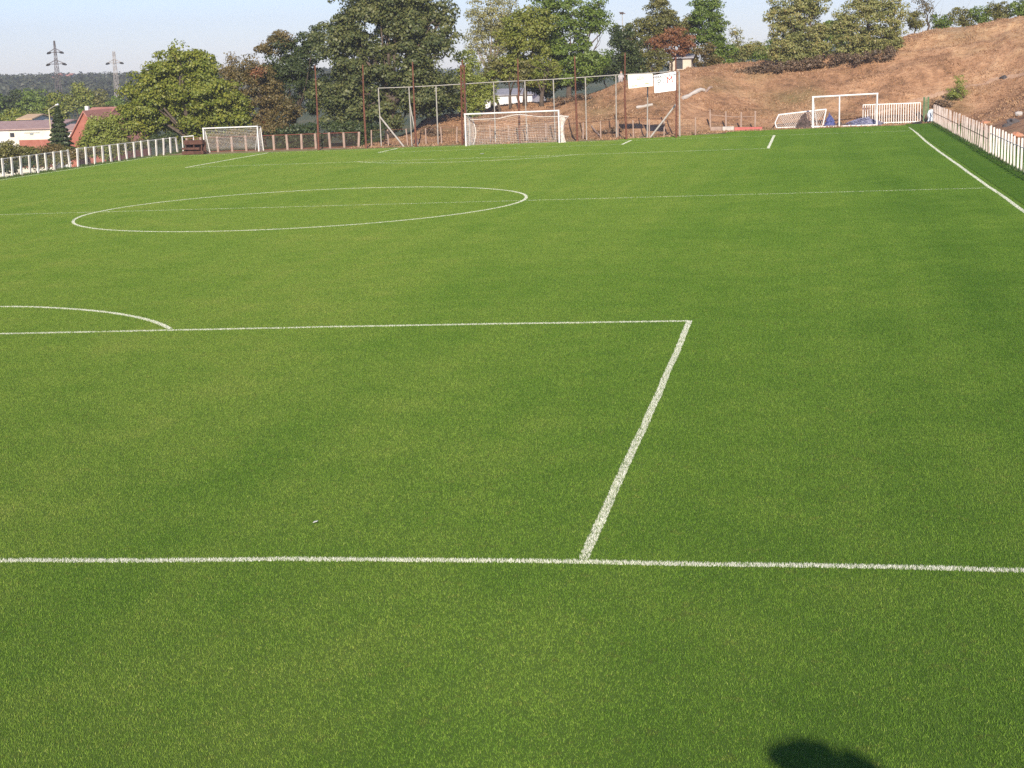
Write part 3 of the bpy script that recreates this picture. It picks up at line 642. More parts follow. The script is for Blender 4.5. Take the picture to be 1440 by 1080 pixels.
so = MB().add(v, fs).obj("plastic_sheet", M_sheet); sm = so.modifiers.new("solid", 'SOLIDIFY'); sm.thickness = .02
tag(so, "pale blue plastic sheet hung on the end of the brown picket fence", "sheet")
M_black = surf("black_rubber", (.02, .02, .02), (.04, .035, .03), 5, .8)
YK = 108.6; x = fx(1290, YK, 169); z = T(x, YK)
mb = MB(); mb.tube([(x-.38, YK, z+.09), (x+.36, YK, z+.10)], .10, 10); mb.tube([(x-.30, YK+.15, z+.1), (x+.3, YK+.2, z+.2)], .07, 10)
tag(mb.obj("black_roll", M_black), "black roll lying on the grass by the far right corner", "roll")
# rusty benches left of the small goal
YR = 100.2
M_dkrust = surf("dark_rusty_plank", (.075, .035, .025), (.13, .06, .04), 3, .9, c3=(.05, .03, .025))
o = thing("rusty_bench", "pair of low rusty metal benches by the small goal", "bench", (fx(270, YR, 205), YR, T(fx(270, YR, 205), YR)))
xa, xb = fx(256, YR, 205), fx(286, YR, 205); z = T(xa, YR)
MB().box(((xa+xb)/2, YR+.35, z+1.0), (xb-xa-.2, .5, .34)).obj("backboard", M_dkrust, o); MB().box(((xa+xb)/2, YR+.66, z+.52), (xb-xa-.1, .08, .98)).obj("back_panel", M_dkrust, o); MB().box(((xa+xb)/2-.1, YR-.05, z+.52), (xb-xa-.35, .45, .16)).obj("seat", M_dkrust, o)
MB().box(((xa+xb)/2, YR+.1, z+.18), (xb-xa, .5, .28)).obj("base_beam", M_dkrust, o)
for x in (xa+.2, (xa+xb)/2, xb-.25): MB().beam((x, YR+.1, z-.05), (x, YR+.35, z+1.15), .09, .07).obj("leg", M_dkrust, o)
MB().tube([(fx(251, YR, 200), YR+.8, z), (fx(251, YR, 200), YR+.8, z+1.45), (fx(267, YR, 200), YR+.8, z+1.5), (fx(267, YR, 200), YR+.8, z+1.1)], .05, 6).obj("white_hoop", M_white, o)
# boards and slabs at the bank foot
M_redb = surf("red_board", (.42, .10, .09), (.50, .16, .13), 2, .7)
def slab(name, label, cat, px0, px1, row, Yq, hgt, th, mat, rot=0.0):
    xa, xb = fx(px0, Yq, row), fx(px1, Yq, row); z = T((xa+xb)/2, Yq); mb = MB(); n = 8
    v = []; 
    for zz in (-.03, hgt):
        for i in range(n+1):
            for yy in (0, th): v.append((xa+(xb-xa)*i/n, Yq+yy+.02*math.sin(i), z+zz+(rot*(i/n) if zz > 0 else 0)+TILT*(xb-xa)*(i/n-.5)))
    s2 = 2*(n+1); fs = []
    for i in range(n):
        a = 2*i; fs += [(a, a+2, a+2+s2, a+s2), (a+1, a+1+s2, a+3+s2, a+3), (a+s2, a+2+s2, a+3+s2, a+1+s2), (a, a+1, a+3, a+2)]
    fs += [(0, s2, s2+1, 1), (2*n, 2*n+1, s2+2*n+1, s2+2*n)]
    return tag(mb.add(v, fs).obj(name, mat), label, cat)
slab("red_board", "long low red board at the foot of the bank", "board", 1033, 1072, 177, 109.6, .26, .08, M_redb, -.05)
slab("concrete_block", "grey concrete block at the left end of the red board", "block", 1016, 1032, 178, 109.4, .34, .4, M_conc)
slab("concrete_block", "beige block lying left of the grey block at the bank foot", "block", 999, 1015, 179, 109.2, .36, .4, M_pinkconc)
# things lying on the bank
def rod(name, label, cat, a, b_, r0, mat):
    p, q = hit(*a), hit(*b_); k = 7
    pts = [lerp(p, q, i/k) for i in range(k+1)]; pts = [(x[0], x[1], max(T(x[0], x[1])+r0*.7, x[2])) for x in pts]
    return tag(MB().tube(pts, [r0*(1+.15*math.sin(i*1.7)) for i in range(k+1)], 8).obj(name, mat), label, cat)
rod("concrete_post", "broken white concrete post lying across the dry bank right of the banners", "post", (960, 141), (990, 129), .17, M_conc)
rod("concrete_post", "thin brownish end of a broken post higher on the dry bank", "post", (992, 130), (1001, 124.5), .12, M_pinkconc)
rod("concrete_post", "short pale post lying on the bank below the yellow-white banner", "post", (895, 153), (918, 149), .12, M_conc)
rod("leaning_stake", "pale stake leaning at the bank foot right of the far goal", "stake", (843, 191), (832, 178), .07, M_pinkconc)
def rock(px, py, s_, mat, lab, name="rubble_block", cat="rubble"):
    p = hit(px, py, 60); v, fs = [], []
    n = 7
    for j in range(5):
        for i in range(n):
            th = math.pi*(j+.5)/5; ph = 2*math.pi*i/n; rr = s_*(.7+.6*random.random())
            v.append((p[0]+1.3*rr*math.sin(th)*math.cos(ph), p[1]+rr*math.sin(th)*math.sin(ph), T(p[0], p[1])+.25*s_+.7*rr*math.cos(th)))
    for j in range(4):
        for i in range(n): fs.append((j*n+i, j*n+(i+1) % n, (j+1)*n+(i+1) % n, (j+1)*n+i))
    fs += [tuple(range(n))[::-1], tuple(4*n+i for i in range(n))]
    return tag(MB().add(v, fs).obj(name, mat), lab, cat)
M_darkr = surf("dark_rubble", (.06, .055, .055), (.12, .105, .10), 4, .95); M_orr = surf("broken_brick", (.50, .20, .10), (.42, .24, .16), 4, .95)
rock(1424, 174, .35, M_darkr, "large dark lump of rubble behind the white picket fence")
rock(1433, 162, .25, M_conc, "pale grey lump of rubble above the dark one behind the fence")
rock(1416, 178, .25, M_darkr, "small dark lump of rubble left of the large dark one")
rock(1385, 175, .3, M_orr, "orange brick rubble showing over the brown picket fence")
rock(1430, 193, .3, M_orr, "pinkish rubble just over the top of the white picket fence")
rock(1412, 110.5, .25, M_darkr, "dark stone beside the pale track on the right bank")
rock(1432, 35, .35, M_darkr, "dark stone at the bank top near the right edge") if False else None
# litter on the pitch
def scrap(px, py, lx, ly, lab, zup=.035):
    p = gp(px, py); v = []
    for z in (0, .006):
        for i, j in ((0, 0), (.5, .12), (1, 0), (1, 1), (.5, .9), (0, 1)): v.append((p[0]+lx*(i-.5), p[1]+ly*(j-.5), TILT*p[0]+zup+z+.015*i))
    fs = [(0, 1, 2, 3, 4, 5)[::-1], (6, 7, 8, 9, 10, 11)]+[(i, (i+1) % 6, 6+(i+1) % 6, 6+i) for i in range(6)]
    MBo = MB().add(v, fs).obj("paper_scrap", M_white); return tag(MBo, lab, "litter")
scrap(444, 738, .055, .05, "small white scrap of paper lying on the grass inside the penalty area")
scrap(678, 217, .24, .35, "white scrap lying on the grass before the far goal", .04)
M_white2 = M_white

g = np.random.default_rng(33); q_ = []
for (a, b_, n, h0) in ((rw[0], rw[-1], 2600, .16), (rb[0], rb[-1], 4200, .16), (g1[0], g1[-1], 2600, .14), (g2[0], g2[-1], 2800, .14)):
    u = g.random(n); k_ = np.array([noise.noise(Vector((v*14, h0*50, n*.01))) for v in u]); u = u[k_ > -.12]
    q_.append(np.stack([a[0]+(b_[0]-a[0])*u+g.normal(size=len(u))*.14, a[1]+(b_[1]-a[1])*u, h0*(.5+g.random(len(u)))], 1))
q_ = np.concatenate(q_); n = len(q_); zq = np.array([T(a, b_) for a, b_ in q_[:, :2]]); a = g.random(n)*6.283; l = .7*g.random(n); la = g.random(n)*6.283; wd = .022; Vv = np.zeros((n, 3, 3))
Vv[:, 0] = np.stack([q_[:, 0]-np.cos(a)*wd, q_[:, 1]-np.sin(a)*wd, zq-.02], 1); Vv[:, 1] = np.stack([q_[:, 0]+np.cos(a)*wd, q_[:, 1]+np.sin(a)*wd, zq-.02], 1)
Vv[:, 2] = np.stack([q_[:, 0]+np.cos(la)*np.sin(l)*q_[:, 2], q_[:, 1]+np.sin(la)*np.sin(l)*q_[:, 2], zq+np.cos(l)*q_[:, 2]], 1)
tag(fast_mesh("rough_grass", Vv.reshape(-1, 3), np.arange(3*n).reshape(-1, 3), leafmat("rough_grass", [(.04, .09, .02), (.09, .15, .035), (.22, .20, .08)], .25, .4)), kind='stuff')

# ------------------------------------------------------------------ trees
def leaves(cen, nrm, size, g):
    n = len(cen); a = np.cross(nrm, g.normal(size=(n, 3))); a /= np.linalg.norm(a, axis=1)[:, None]+1e-9; b = np.cross(nrm, a)
    s = size*(.65+.7*g.random(n))[:, None]; ar = (.55+.3*g.random(n))[:, None]
    V = np.stack([cen-a*s, cen-b*s*ar+nrm*s*.15, cen+a*s, cen+b*s*ar+nrm*s*.15], 1)
    return V.reshape(-1, 3), np.arange(4*n).reshape(-1, 4)
def crown(blobs, Y, leaf, dens, clump, seed, depth=.85, droop=0.0, flat=1.0):
    """leaf-sized faces gathered in clumps; blobs = (px, py, rx, ry[, density]) ellipses of the crown at world y = Y"""
    g = np.random.default_rng(seed); m = mpp(Y); cs, ns = [], []
    for bl in blobs:
        px, py, rx, ry = bl[:4]; k = bl[4] if len(bl) > 4 else 1.0
        c = at(px, py, Y); rx, rz = rx*m, ry*m; rd = depth*min(rx, max(rz, rx*.6)); c = c+np.array([0, g.normal()*rd*.2, 0])
        area = math.pi*rx*rz; ncl = max(5, int(area/(clump*clump)*1.5)); npl = max(8, int(dens*k*area/ncl))
        u = g.normal(size=(ncl, 3)); u /= np.linalg.norm(u, axis=1)[:, None]; rr = g.random(ncl)**.42
        cc = c+u*rr[:, None]*np.array([rx, rd, rz])*(1-.3*clump/max(rx, .1))
        for q, uu in zip(cc, u):
            n = int(npl*(.5+g.random())); rc = clump*(.55+.6*g.random())
            d = g.normal(size=(n, 3)); d[:, 2] = d[:, 2]*.8+.25; d[:, 1] -= .15; d /= np.linalg.norm(d, axis=1)[:, None]
            ra = rc*(.35+.75*g.random(n)**.6)
            pnt = q+d*ra[:, None]*np.array([1.15, 1.1, .72*flat]); pnt[:, 2] -= droop*(ra**2)*g.random(n)
            nn = d+.55*g.normal(size=(n, 3))+np.array([0, -.1, .25]); nn /= np.linalg.norm(nn, axis=1)[:, None]
            cs.append(pnt); ns.append(nn)
    return leaves(np.concatenate(cs), np.concatenate(ns), leaf, g)
def limbs(base, tops, r0, seed, lean=(0, 0), n1=.45):
    g = np.random.default_rng(seed); mb = MB(); base = np.array(base, float); c = np.mean(tops, 0); fork = base+(c-base)*n1+np.array([lean[0], lean[1], 0])
    pts = [base-[0, 0, .3], base+(fork-base)*.35+g.normal(size=3)*.06, base+(fork-base)*.7+g.normal(size=3)*.08, fork]
    mb.tube(pts, [r0*1.25, r0, r0*.85, r0*.72], 9)
    for t_ in tops:
        t_ = np.array(t_); st = base+(fork-base)*(.72+.26*g.random()); md = (st+t_)/2+g.normal(size=3)*.25+np.array([0, 0, .2])
        mb.tube([st, md, t_], [r0*.5, r0*.3, r0*.07], 6)
        for k in range(3):
            q = md+(t_-md)*g.random(); e_ = q+g.normal(size=3)*np.array([.8, .6, .5])+np.array([0, 0, .5]); mb.tube([q, (q+e_)/2+g.normal(size=3)*.08, e_], [r0*.16, r0*.1, r0*.03], 5)
    return mb
def tree(name, label, Y, trunk, blobs, mat, leaf=.17, dens=150, clump=.75, r0=.22, seed=0, bark=None, cat="tree", group="trees beyond the far end of the pitch", extra=None, droop=0., lean=(0, 0), part="crown", flat=1.0, trunks=1):
    x = fx(trunk, Y, 150); z = T(x, Y); o = thing(name, label, cat, (x, Y, z), group)
    Vl, Fl = crown(blobs, Y, leaf*.60, dens*2.8, clump, seed, droop=droop, flat=flat); fast_mesh(part, Vl, Fl, mat, o)
    tops = [at(b[0]+random.uniform(-.4, .4)*b[2], b[1]-random.uniform(0, .5)*b[3], Y)+np.array([0, random.uniform(-.5, .5), 0]) for b in blobs for _ in range(2)]
    limbs((x, Y, z), tops, r0, seed+1, lean).obj("trunk", bark or M_bark, o, True)
    for b2, m2 in (extra or []):
        Vl, Fl = crown(b2, Y-.5, leaf*.60, dens*2.8, clump, seed+9, droop=droop); fast_mesh("faded_foliage", Vl, Fl, m2, o)
    return o
LM_walnut = leafmat("walnut_leaves", [(0.095, 0.135, 0.017), (0.173, 0.214, 0.026), (0.260, 0.276, 0.036), (0.329, 0.316, 0.053)])
LM_oak = leafmat("oak_leaves", [(0.043, 0.060, 0.018), (0.082, 0.105, 0.029), (0.135, 0.147, 0.043), (0.192, 0.188, 0.062)], .25)
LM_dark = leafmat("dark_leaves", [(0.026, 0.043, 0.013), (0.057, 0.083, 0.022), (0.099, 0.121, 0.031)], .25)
LM_yel = leafmat("yellowing_leaves", [(.12, .16, .022), (.19, .22, .032), (.25, .27, .045), (.29, .25, .055)])
LM_green = leafmat("green_leaves", [(0.078, 0.135, 0.021), (0.148, 0.214, 0.030), (0.207, 0.261, 0.047)])
LM_pale = leafmat("pale_leaves", [(0.226, 0.237, 0.088), (0.329, 0.316, 0.118), (0.433, 0.395, 0.176)])
LM_red = leafmat("red_brown_leaves", [(0.173, 0.079, 0.038), (0.277, 0.119, 0.053), (0.346, 0.173, 0.070)])
LM_olive = leafmat("olive_leaves", [(0.104, 0.111, 0.026), (0.173, 0.173, 0.041), (0.260, 0.222, 0.059)])
LM_brown = leafmat("browning_leaves", [(0.095, 0.087, 0.026), (0.173, 0.135, 0.041), (0.277, 0.182, 0.065)])
LM_willow = leafmat("grey_green_leaves", [(0.129, 0.150, 0.045), (0.226, 0.245, 0.070), (0.329, 0.316, 0.106), (0.381, 0.284, 0.106)])
LM_spruce = leafmat("spruce_needles", [(0.026, 0.047, 0.016), (0.051, 0.074, 0.025), (0.085, 0.101, 0.034)], .1)
LM_lime = leafmat("light_green_leaves", [(0.139, 0.190, 0.029), (0.243, 0.284, 0.047), (0.346, 0.363, 0.082)])
tree("walnut_tree", "broad yellow-green tree at the left behind the small goal", 112, 262, [(255, 112, 66, 46), (212, 140, 50, 46), (312, 140, 40, 44), (196, 168, 36, 34), (300, 172, 56, 30), (250, 84, 34, 22), (252, 172, 66, 32), (285, 95, 30, 24), (340, 165, 22, 30)], LM_walnut, leaf=.19, dens=120, seed=21, r0=.3)
tree("scrub_tree", "olive and brown scrubby tree between the yellow-green tree and the oak", 118, 372, [(362, 135, 36, 50), (396, 160, 34, 34), (352, 100, 22, 24), (330, 112, 16, 24)], LM_brown, leaf=.15, dens=120, seed=23, clump=.6, r0=.14, extra=[([(362, 105, 14, 8), (385, 178, 20, 10)], LM_red)])
tree("thin_tree", "small brownish thin-topped tree peeping over the yellow-green tree", 126, 326, [(328, 88, 18, 16, .55), (316, 100, 14, 14, .6)], LM_brown, leaf=.14, dens=90, seed=24, clump=.5, r0=.1)
tree("broadleaf_tree", "dark green tree with reddish top left of the oak", 121, 408, [(405, 85, 36, 38), (430, 118, 38, 50), (440, 62, 26, 28), (385, 120, 22, 40)], LM_dark, leaf=.16, dens=140, seed=25, r0=.2, extra=[([(392, 55, 20, 14), (372, 72, 14, 14)], LM_brown)])
tree("oak_tree", "largest dark oak behind the low fence left of the far goal", 115.5, 545, [(540, 36, 74, 52), (480, 66, 46, 48), (598, 58, 40, 52), (540, 108, 88, 50), (478, 140, 44, 40), (604, 128, 46, 40), (520, 4, 56, 34), (575, 0, 44, 30), (628, 22, 12, 26, .6), (640, 50, 10, 10, .5), (520, 160, 66, 28), (610, 20, 22, 22, .7)], LM_oak, leaf=.20, dens=120, clump=.85, seed=27, r0=.42)
tree("broadleaf_tree", "yellow-green small tree just right of the oak", 119, 662, [(656, 92, 20, 26), (648, 128, 26, 30), (680, 122, 24, 30), (668, 150, 24, 16)], LM_lime, leaf=.15, dens=110, seed=29, clump=.55, r0=.12, lean=(0, 0))
tree("sparse_tree", "pale thin-leaved tree with sky showing through, right of the oak", 129, 692, [(690, 25, 30, 44, .8), (672, 60, 18, 32, .8), (706, 60, 24, 34, .9), (674, 20, 20, 28, .6), (712, 20, 20, 30, .8)], LM_pale, leaf=.13, dens=100, seed=31, clump=.5, r0=.17, bark=M_palebark)
tree("broadleaf_tree", "olive-yellow tree directly above the far goal", 121, 738, [(738, 70, 40, 48), (712, 100, 30, 26), (764, 104, 30, 26), (725, 40, 26, 30), (752, 30, 30, 30)], LM_yel, leaf=.16, dens=120, seed=33, clump=.65, r0=.2)
tree("broadleaf_tree", "tall bright green tree with open crown right of the far goal", 124, 800, [(775, 12, 38, 32), (812, 32, 32, 34, .8), (838, 14, 22, 20, .7), (850, 38, 15, 9, .7), (800, 78, 42, 28), (828, 94, 34, 22), (772, 58, 28, 30), (790, 108, 24, 14)], LM_green, leaf=.17, dens=115, seed=35, clump=.65, r0=.24)
tree("broadleaf_tree", "dark green tree behind the left banner", 129, 878, [(880, 66, 22, 34), (868, 92, 16, 22), (892, 92, 18, 20)], LM_dark, leaf=.16, dens=130, seed=37, clump=.55, r0=.15)
tree("broadleaf_tree", "olive pointed tree rising behind the red-brown shrub", 136, 926, [(926, 26, 24, 30), (905, 50, 28, 26), (925, 4, 14, 14), (940, 45, 24, 28)], LM_olive, leaf=.15, dens=130, seed=39, clump=.55, r0=.17)
tree("broadleaf_tree", "red-brown small tree above the two banners", 131, 945, [(950, 54, 27, 17), (924, 62, 17, 12), (962, 68, 18, 12), (945, 74, 14, 7)], LM_red, leaf=.14, dens=130, seed=41, clump=.45, r0=.1)
tree("broadleaf_shrub", "olive shrub behind the gap between the banners", 129.5, 915, [(914, 88, 22, 17), (930, 80, 16, 14)], LM_olive, leaf=.13, dens=140, seed=43, clump=.4, r0=.07, cat="shrub", part="foliage")
tree("broadleaf_shrub", "brownish olive shrub beside the cream hut on the bank top", 133, 988, [(990, 78, 22, 18), (1005, 88, 14, 10)], LM_brown, leaf=.13, dens=130, seed=44, clump=.4, r0=.07, cat="shrub", part="foliage")
tree("broadleaf_tree", "fresh green tree right of the red-brown tree", 136, 1000, [(1000, 42, 28, 40), (984, 14, 18, 20), (1014, 74, 22, 20), (1004, 10, 14, 14, .7)], LM_green, leaf=.16, dens=130, seed=45, clump=.55, r0=.16)
tree("broadleaf_shrub", "small grey-green shrub left of the pale spreading trees", 137, 1042, [(1042, 74, 18, 14), (1060, 66, 16, 14, .8), (1035, 50, 12, 16, .5)], LM_willow, leaf=.13, dens=120, seed=47, clump=.4, r0=.08, cat="shrub", part="foliage")
tree("spreading_tree", "left one of two grey-green trees leaning over the bank edge", 126.3, 1125, [(1124, 34, 44, 40), (1108, 66, 26, 22), (1140, 6, 34, 22), (1100, 20, 24, 26, .8), (1148, 60, 22, 24), (1122, 80, 26, 14), (1096, 78, 18, 14), (1142, 82, 14, 10)], LM_willow, leaf=.15, dens=130, seed=49, clump=.55, r0=.2, droop=.35)
tree("spreading_tree", "right one of two grey-green trees leaning over the bank edge", 126.3, 1226, [(1226, 32, 46, 38), (1200, 60, 24, 24), (1250, 54, 24, 20), (1232, 4, 42, 22), (1184, 34, 20, 28, .8), (1222, 72, 28, 14), (1246, 64, 22, 14), (1192, 74, 18, 14), (1216, 80, 20, 9)], LM_willow, leaf=.15, dens=130, seed=51, clump=.55, r0=.2, droop=.35)
tree("thin_tree", "thin dark tree with bare trunk on the skyline right of the grey-green trees", 139, 1303, [(1298, 4, 15, 18, .5), (1308, 16, 10, 12, .5)], LM_brown, leaf=.12, dens=90, seed=53, clump=.4, r0=.11)
for k, (px, py, rx, ry, lab) in enumerate(((1284, 28, 15, 15, "rounded bush on the skyline just left of the thin dark tree"), (1322, 32, 17, 13, "low bush on the skyline just right of the thin dark tree"), (1352, 24, 17, 14, "taller bush on the skyline, second right of the thin dark tree"), (1378, 22, 16, 13, "bush in the middle of the skyline row above the sandy bank"), (1402, 16, 18, 15, "bush on the skyline, next to the last at the right edge"), (1432, 11, 18, 16, "bush on the skyline at the right edge of the picture"))):
    tree("skyline_bush", lab, 139, px, [(px, py, rx, ry), (px+6, py+7, rx*.8, ry*.6)], LM_green if k % 2 else LM_olive, leaf=.14, dens=120, seed=60+k, clump=.42, r0=.07, cat="bush", group="bushes on the skyline above the bank", part="foliage")
p = hit(1345, 142); tree("slope_bush", "small green bush alone on the dry slope above the brown fence", p[1], 1345, [(1345, 131, 15, 13), (1350, 114, 8, 10, .6), (1338, 134, 8, 8)], LM_lime, leaf=.09, dens=200, seed=70, clump=.3, r0=.04, cat="bush", part="foliage", group="low plants on the dry bank")
LM_scrub_shade = leafmat("scrub_and_shade_leaves", [(.06, .048, .03), (.14, .095, .058), (.24, .155, .09)], .1)  # dark leaves for brush, and for the shade under the bank-edge trees
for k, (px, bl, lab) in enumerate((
    (1075, [(1062, 97, 20, 7), (1085, 95, 22, 8), (1040, 101, 14, 5)], "long dark leaf clumps standing in for shade under the bank edge left of the grey-green trees"),
    (1125, [(1112, 93, 20, 10), (1138, 90, 20, 9), (1152, 86, 12, 7)], "dark leaf clumps standing in for the shade under the left grey-green tree"),
    (1182, [(1174, 86, 12, 9), (1190, 84, 14, 12)], "dark leaf clumps standing in for shade under the bank edge between the two grey-green trees"),
    (1235, [(1212, 82, 16, 9), (1236, 78, 18, 9), (1252, 72, 10, 7)], "dark leaf clumps standing in for the shade under the right grey-green tree"),
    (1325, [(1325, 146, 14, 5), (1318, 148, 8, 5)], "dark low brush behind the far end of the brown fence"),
    (800, [(790, 141, 26, 4), (815, 137, 20, 4)], "dark low leaf clumps standing in for a tree shadow along the bank top right above the far goal"),  # clumps take the place of a tree shadow on the slope
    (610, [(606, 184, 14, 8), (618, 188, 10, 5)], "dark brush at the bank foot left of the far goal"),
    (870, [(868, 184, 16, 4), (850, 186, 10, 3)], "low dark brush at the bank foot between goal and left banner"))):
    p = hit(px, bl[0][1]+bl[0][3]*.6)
    tree("bank_scrub_and_shade", lab, p[1]-.2, px, bl, LM_scrub_shade, leaf=.12, dens=150, seed=80+k, clump=.35, r0=.03, cat="scrub", part="foliage", group="low plants on the dry bank")
# undergrowth that closes the view under the big trees
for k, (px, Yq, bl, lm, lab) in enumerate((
    (440, 108, [(405, 188, 34, 15), (445, 186, 34, 16), (425, 200, 40, 10)], LM_dark, "dark undergrowth standing in for shade behind the low fence left of the oak trunk"),  # this and the next: dark growth added for the black shade under the oak
    (500, 108, [(488, 184, 32, 14), (520, 184, 28, 13), (500, 196, 34, 10)], LM_dark, "dark undergrowth standing in for shade behind the low fence under the oak"),
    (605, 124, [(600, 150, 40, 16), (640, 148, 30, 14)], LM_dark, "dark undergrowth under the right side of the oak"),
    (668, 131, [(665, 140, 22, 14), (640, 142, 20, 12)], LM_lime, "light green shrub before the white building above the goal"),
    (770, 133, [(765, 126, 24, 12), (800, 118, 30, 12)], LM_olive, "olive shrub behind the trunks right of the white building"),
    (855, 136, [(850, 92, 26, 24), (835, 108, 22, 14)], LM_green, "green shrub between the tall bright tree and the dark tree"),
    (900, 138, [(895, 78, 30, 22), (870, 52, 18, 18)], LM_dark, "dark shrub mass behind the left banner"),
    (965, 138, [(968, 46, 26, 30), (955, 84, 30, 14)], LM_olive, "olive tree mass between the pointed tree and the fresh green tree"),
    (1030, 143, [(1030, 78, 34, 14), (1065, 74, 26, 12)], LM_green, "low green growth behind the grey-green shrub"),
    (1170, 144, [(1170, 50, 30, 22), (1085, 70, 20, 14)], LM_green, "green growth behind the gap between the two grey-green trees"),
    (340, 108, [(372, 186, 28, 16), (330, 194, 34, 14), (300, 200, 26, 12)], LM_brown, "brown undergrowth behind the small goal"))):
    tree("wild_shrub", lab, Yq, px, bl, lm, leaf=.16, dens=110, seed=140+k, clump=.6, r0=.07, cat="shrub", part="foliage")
for k, (px, bl, ln_, lab) in enumerate((
    (704, [(688, 108, 18, 14), (694, 90, 16, 14)], (-.3, 0), "slender leaning tree with dark trunk before the left end of the white building"),
    (718, [(716, 104, 15, 12), (722, 92, 14, 12)], (-.1, 0), "slender tree with dark trunk before the middle of the white building"),
    (728, [(732, 108, 14, 11), (736, 96, 14, 12)], (0, 0), "slender upright tree before the right half of the white building"),
    (760, [(758, 112, 18, 12), (770, 98, 18, 14)], (.1, 0), "stout dark-trunked tree just right of the white building"))):
    tree("slender_tree", lab, 119.6, px, bl, LM_yel if k % 2 else LM_olive, leaf=.15, dens=90, seed=170+k, clump=.5, r0=.13 if k < 3 else .22, lean=ln_)
# left side, beyond the fence
def spruce(label, px, Y, row_top, row_base, wpx, seed):
    x = fx(px, Y, 190); m = mpp(Y); zt = at(px, row_top, Y)[2]; zb = T(x, Y); o = thing("spruce_tree", label, "tree", (x, Y, zb), "plants beyond the left fence"); g = np.random.default_rng(seed)
    zl = at(px, row_base, Y)[2]; n = 9000; u = g.random(n)**.7; zz = zt+(zl-zt)*u; rad = wpx*m*(u*.95+.05)*(.55+.45*np.sin(zz*7.5)**2)*np.sqrt(g.random(n)*.6+.4); a = g.random(n)*6.283
    P_ = np.stack([x+rad*np.cos(a), Y+rad*np.sin(a), zz-.18*rad], 1); nn = np.stack([np.cos(a)*.5, np.sin(a)*.5, .8+0*a], 1)+.4*g.normal(size=(n, 3)); nn /= np.linalg.norm(nn, axis=1)[:, None]
    Vl, Fl = leaves(P_, nn, .15, g); fast_mesh("crown", Vl, Fl, LM_spruce, o); MB().tube([(x, Y, zb-.3), (x, Y, zt)], [.18, .03], 7).obj("trunk", M_bark, o)
spruce("dark conical spruce beside the red brick house", 84, 120, 150, 220, 27, 90)
GL = "plants beyond the left fence"
tree("garden_bush", "leafy light green bush right of the brick house behind the white fence", 112, 148, [(146, 190, 24, 22), (126, 208, 16, 14), (168, 196, 20, 20), (140, 176, 18, 14), (150, 210, 30, 16), (128, 192, 14, 16), (158, 172, 18, 14)], LM_lime, leaf=.16, dens=190, seed=91, clump=.55, r0=.08, cat="bush", part="foliage", group=GL)
tree("garden_bush", "dull green bush below the warehouse at the left edge", 104, 14, [(12, 212, 24, 15), (36, 216, 22, 13), (-12, 212, 22, 16), (20, 226, 30, 12)], LM_olive, leaf=.14, dens=190, seed=92, clump=.5, r0=.07, cat="bush", part="foliage", group=GL)
tree("garden_bush", "brownish low bush between the warehouse and the spruce", 106, 58, [(60, 216, 22, 12), (78, 212, 14, 10), (50, 226, 26, 10), (92, 222, 16, 12)], LM_brown, leaf=.13, dens=190, seed=93, clump=.45, r0=.06, cat="bush", part="foliage", group=GL)
for k, (px, Yq, bl, lm, lab) in enumerate(((122, 97, [(104, 218, 12, 9), (116, 216, 14, 9), (134, 213, 14, 8)], LM_brown, "brownish brush right behind the first posts of the farther white fence"), (180, 104, [(170, 206, 18, 11), (192, 203, 18, 11)], LM_olive, "olive brush behind the middle of the farther white fence"), (228, 108, [(220, 199, 18, 11), (240, 196, 16, 11)], LM_dark, "dark brush behind the end of the farther white fence"), (70, 92, [(62, 229, 18, 8), (88, 224, 16, 8)], LM_olive, "olive brush behind the nearer white fence"), (20, 88, [(10, 236, 20, 9), (34, 232, 18, 8)], LM_dark, "dark brush behind the nearer white fence at the left edge"), (40, 112, [(8, 214, 26, 13), (36, 218, 26, 12), (66, 217, 24, 12), (92, 214, 14, 12)], LM_olive, "wide olive bush before the red plinth of the warehouse"))):
    tree("fence_brush", lab, Yq, px, bl, lm, leaf=.13, dens=170, seed=190+k, clump=.4, r0=.04, cat="bush", part="foliage", group=GL)
belt = [(-10, 148, 26, 26, LM_green), (18, 146, 22, 25, LM_dark), (48, 145, 26, 26, LM_green), (78, 150, 18, 24, LM_walnut), (112, 138, 24, 22, LM_yel), (130, 152, 16, 20, LM_green), (146, 146, 18, 22, LM_olive), (168, 158, 20, 22, LM_green), (20, 166, 24, 14, LM_walnut), (-4, 170, 16, 12, LM_green), (54, 168, 18, 12, LM_olive)]
labs = ["green tree of the middle tree belt at the left edge of the picture", "darkest tree of the middle belt, left of the left pylon", "green tree of the middle belt just left of the left pylon", "green tree of the middle belt behind the left pylon", "yellowish-brown tree of the middle belt right of the left pylon", "green tree of the middle belt above the brick house roof", "olive tree of the middle belt just left of the right pylon", "green tree of the middle belt at the foot of the right pylon", "light green low tree in front of the darkest belt tree", "low green tree in front of the belt at the left edge", "low olive tree in front of the belt, left of the street lamp"]
for k, ((px, py, rx, ry, lm), lab) in enumerate(zip(belt, labs)):
    tree("belt_tree", lab, 225 if k < 8 else 190, px, [(px, py, rx, ry), (px-rx*.4, py+ry*.35, rx*.6, ry*.6), (px+rx*.4, py+ry*.4, rx*.6, ry*.6)], lm, leaf=.30, dens=38, seed=100+k, clump=1.1, r0=.3, group="trees in the middle distance at the left")
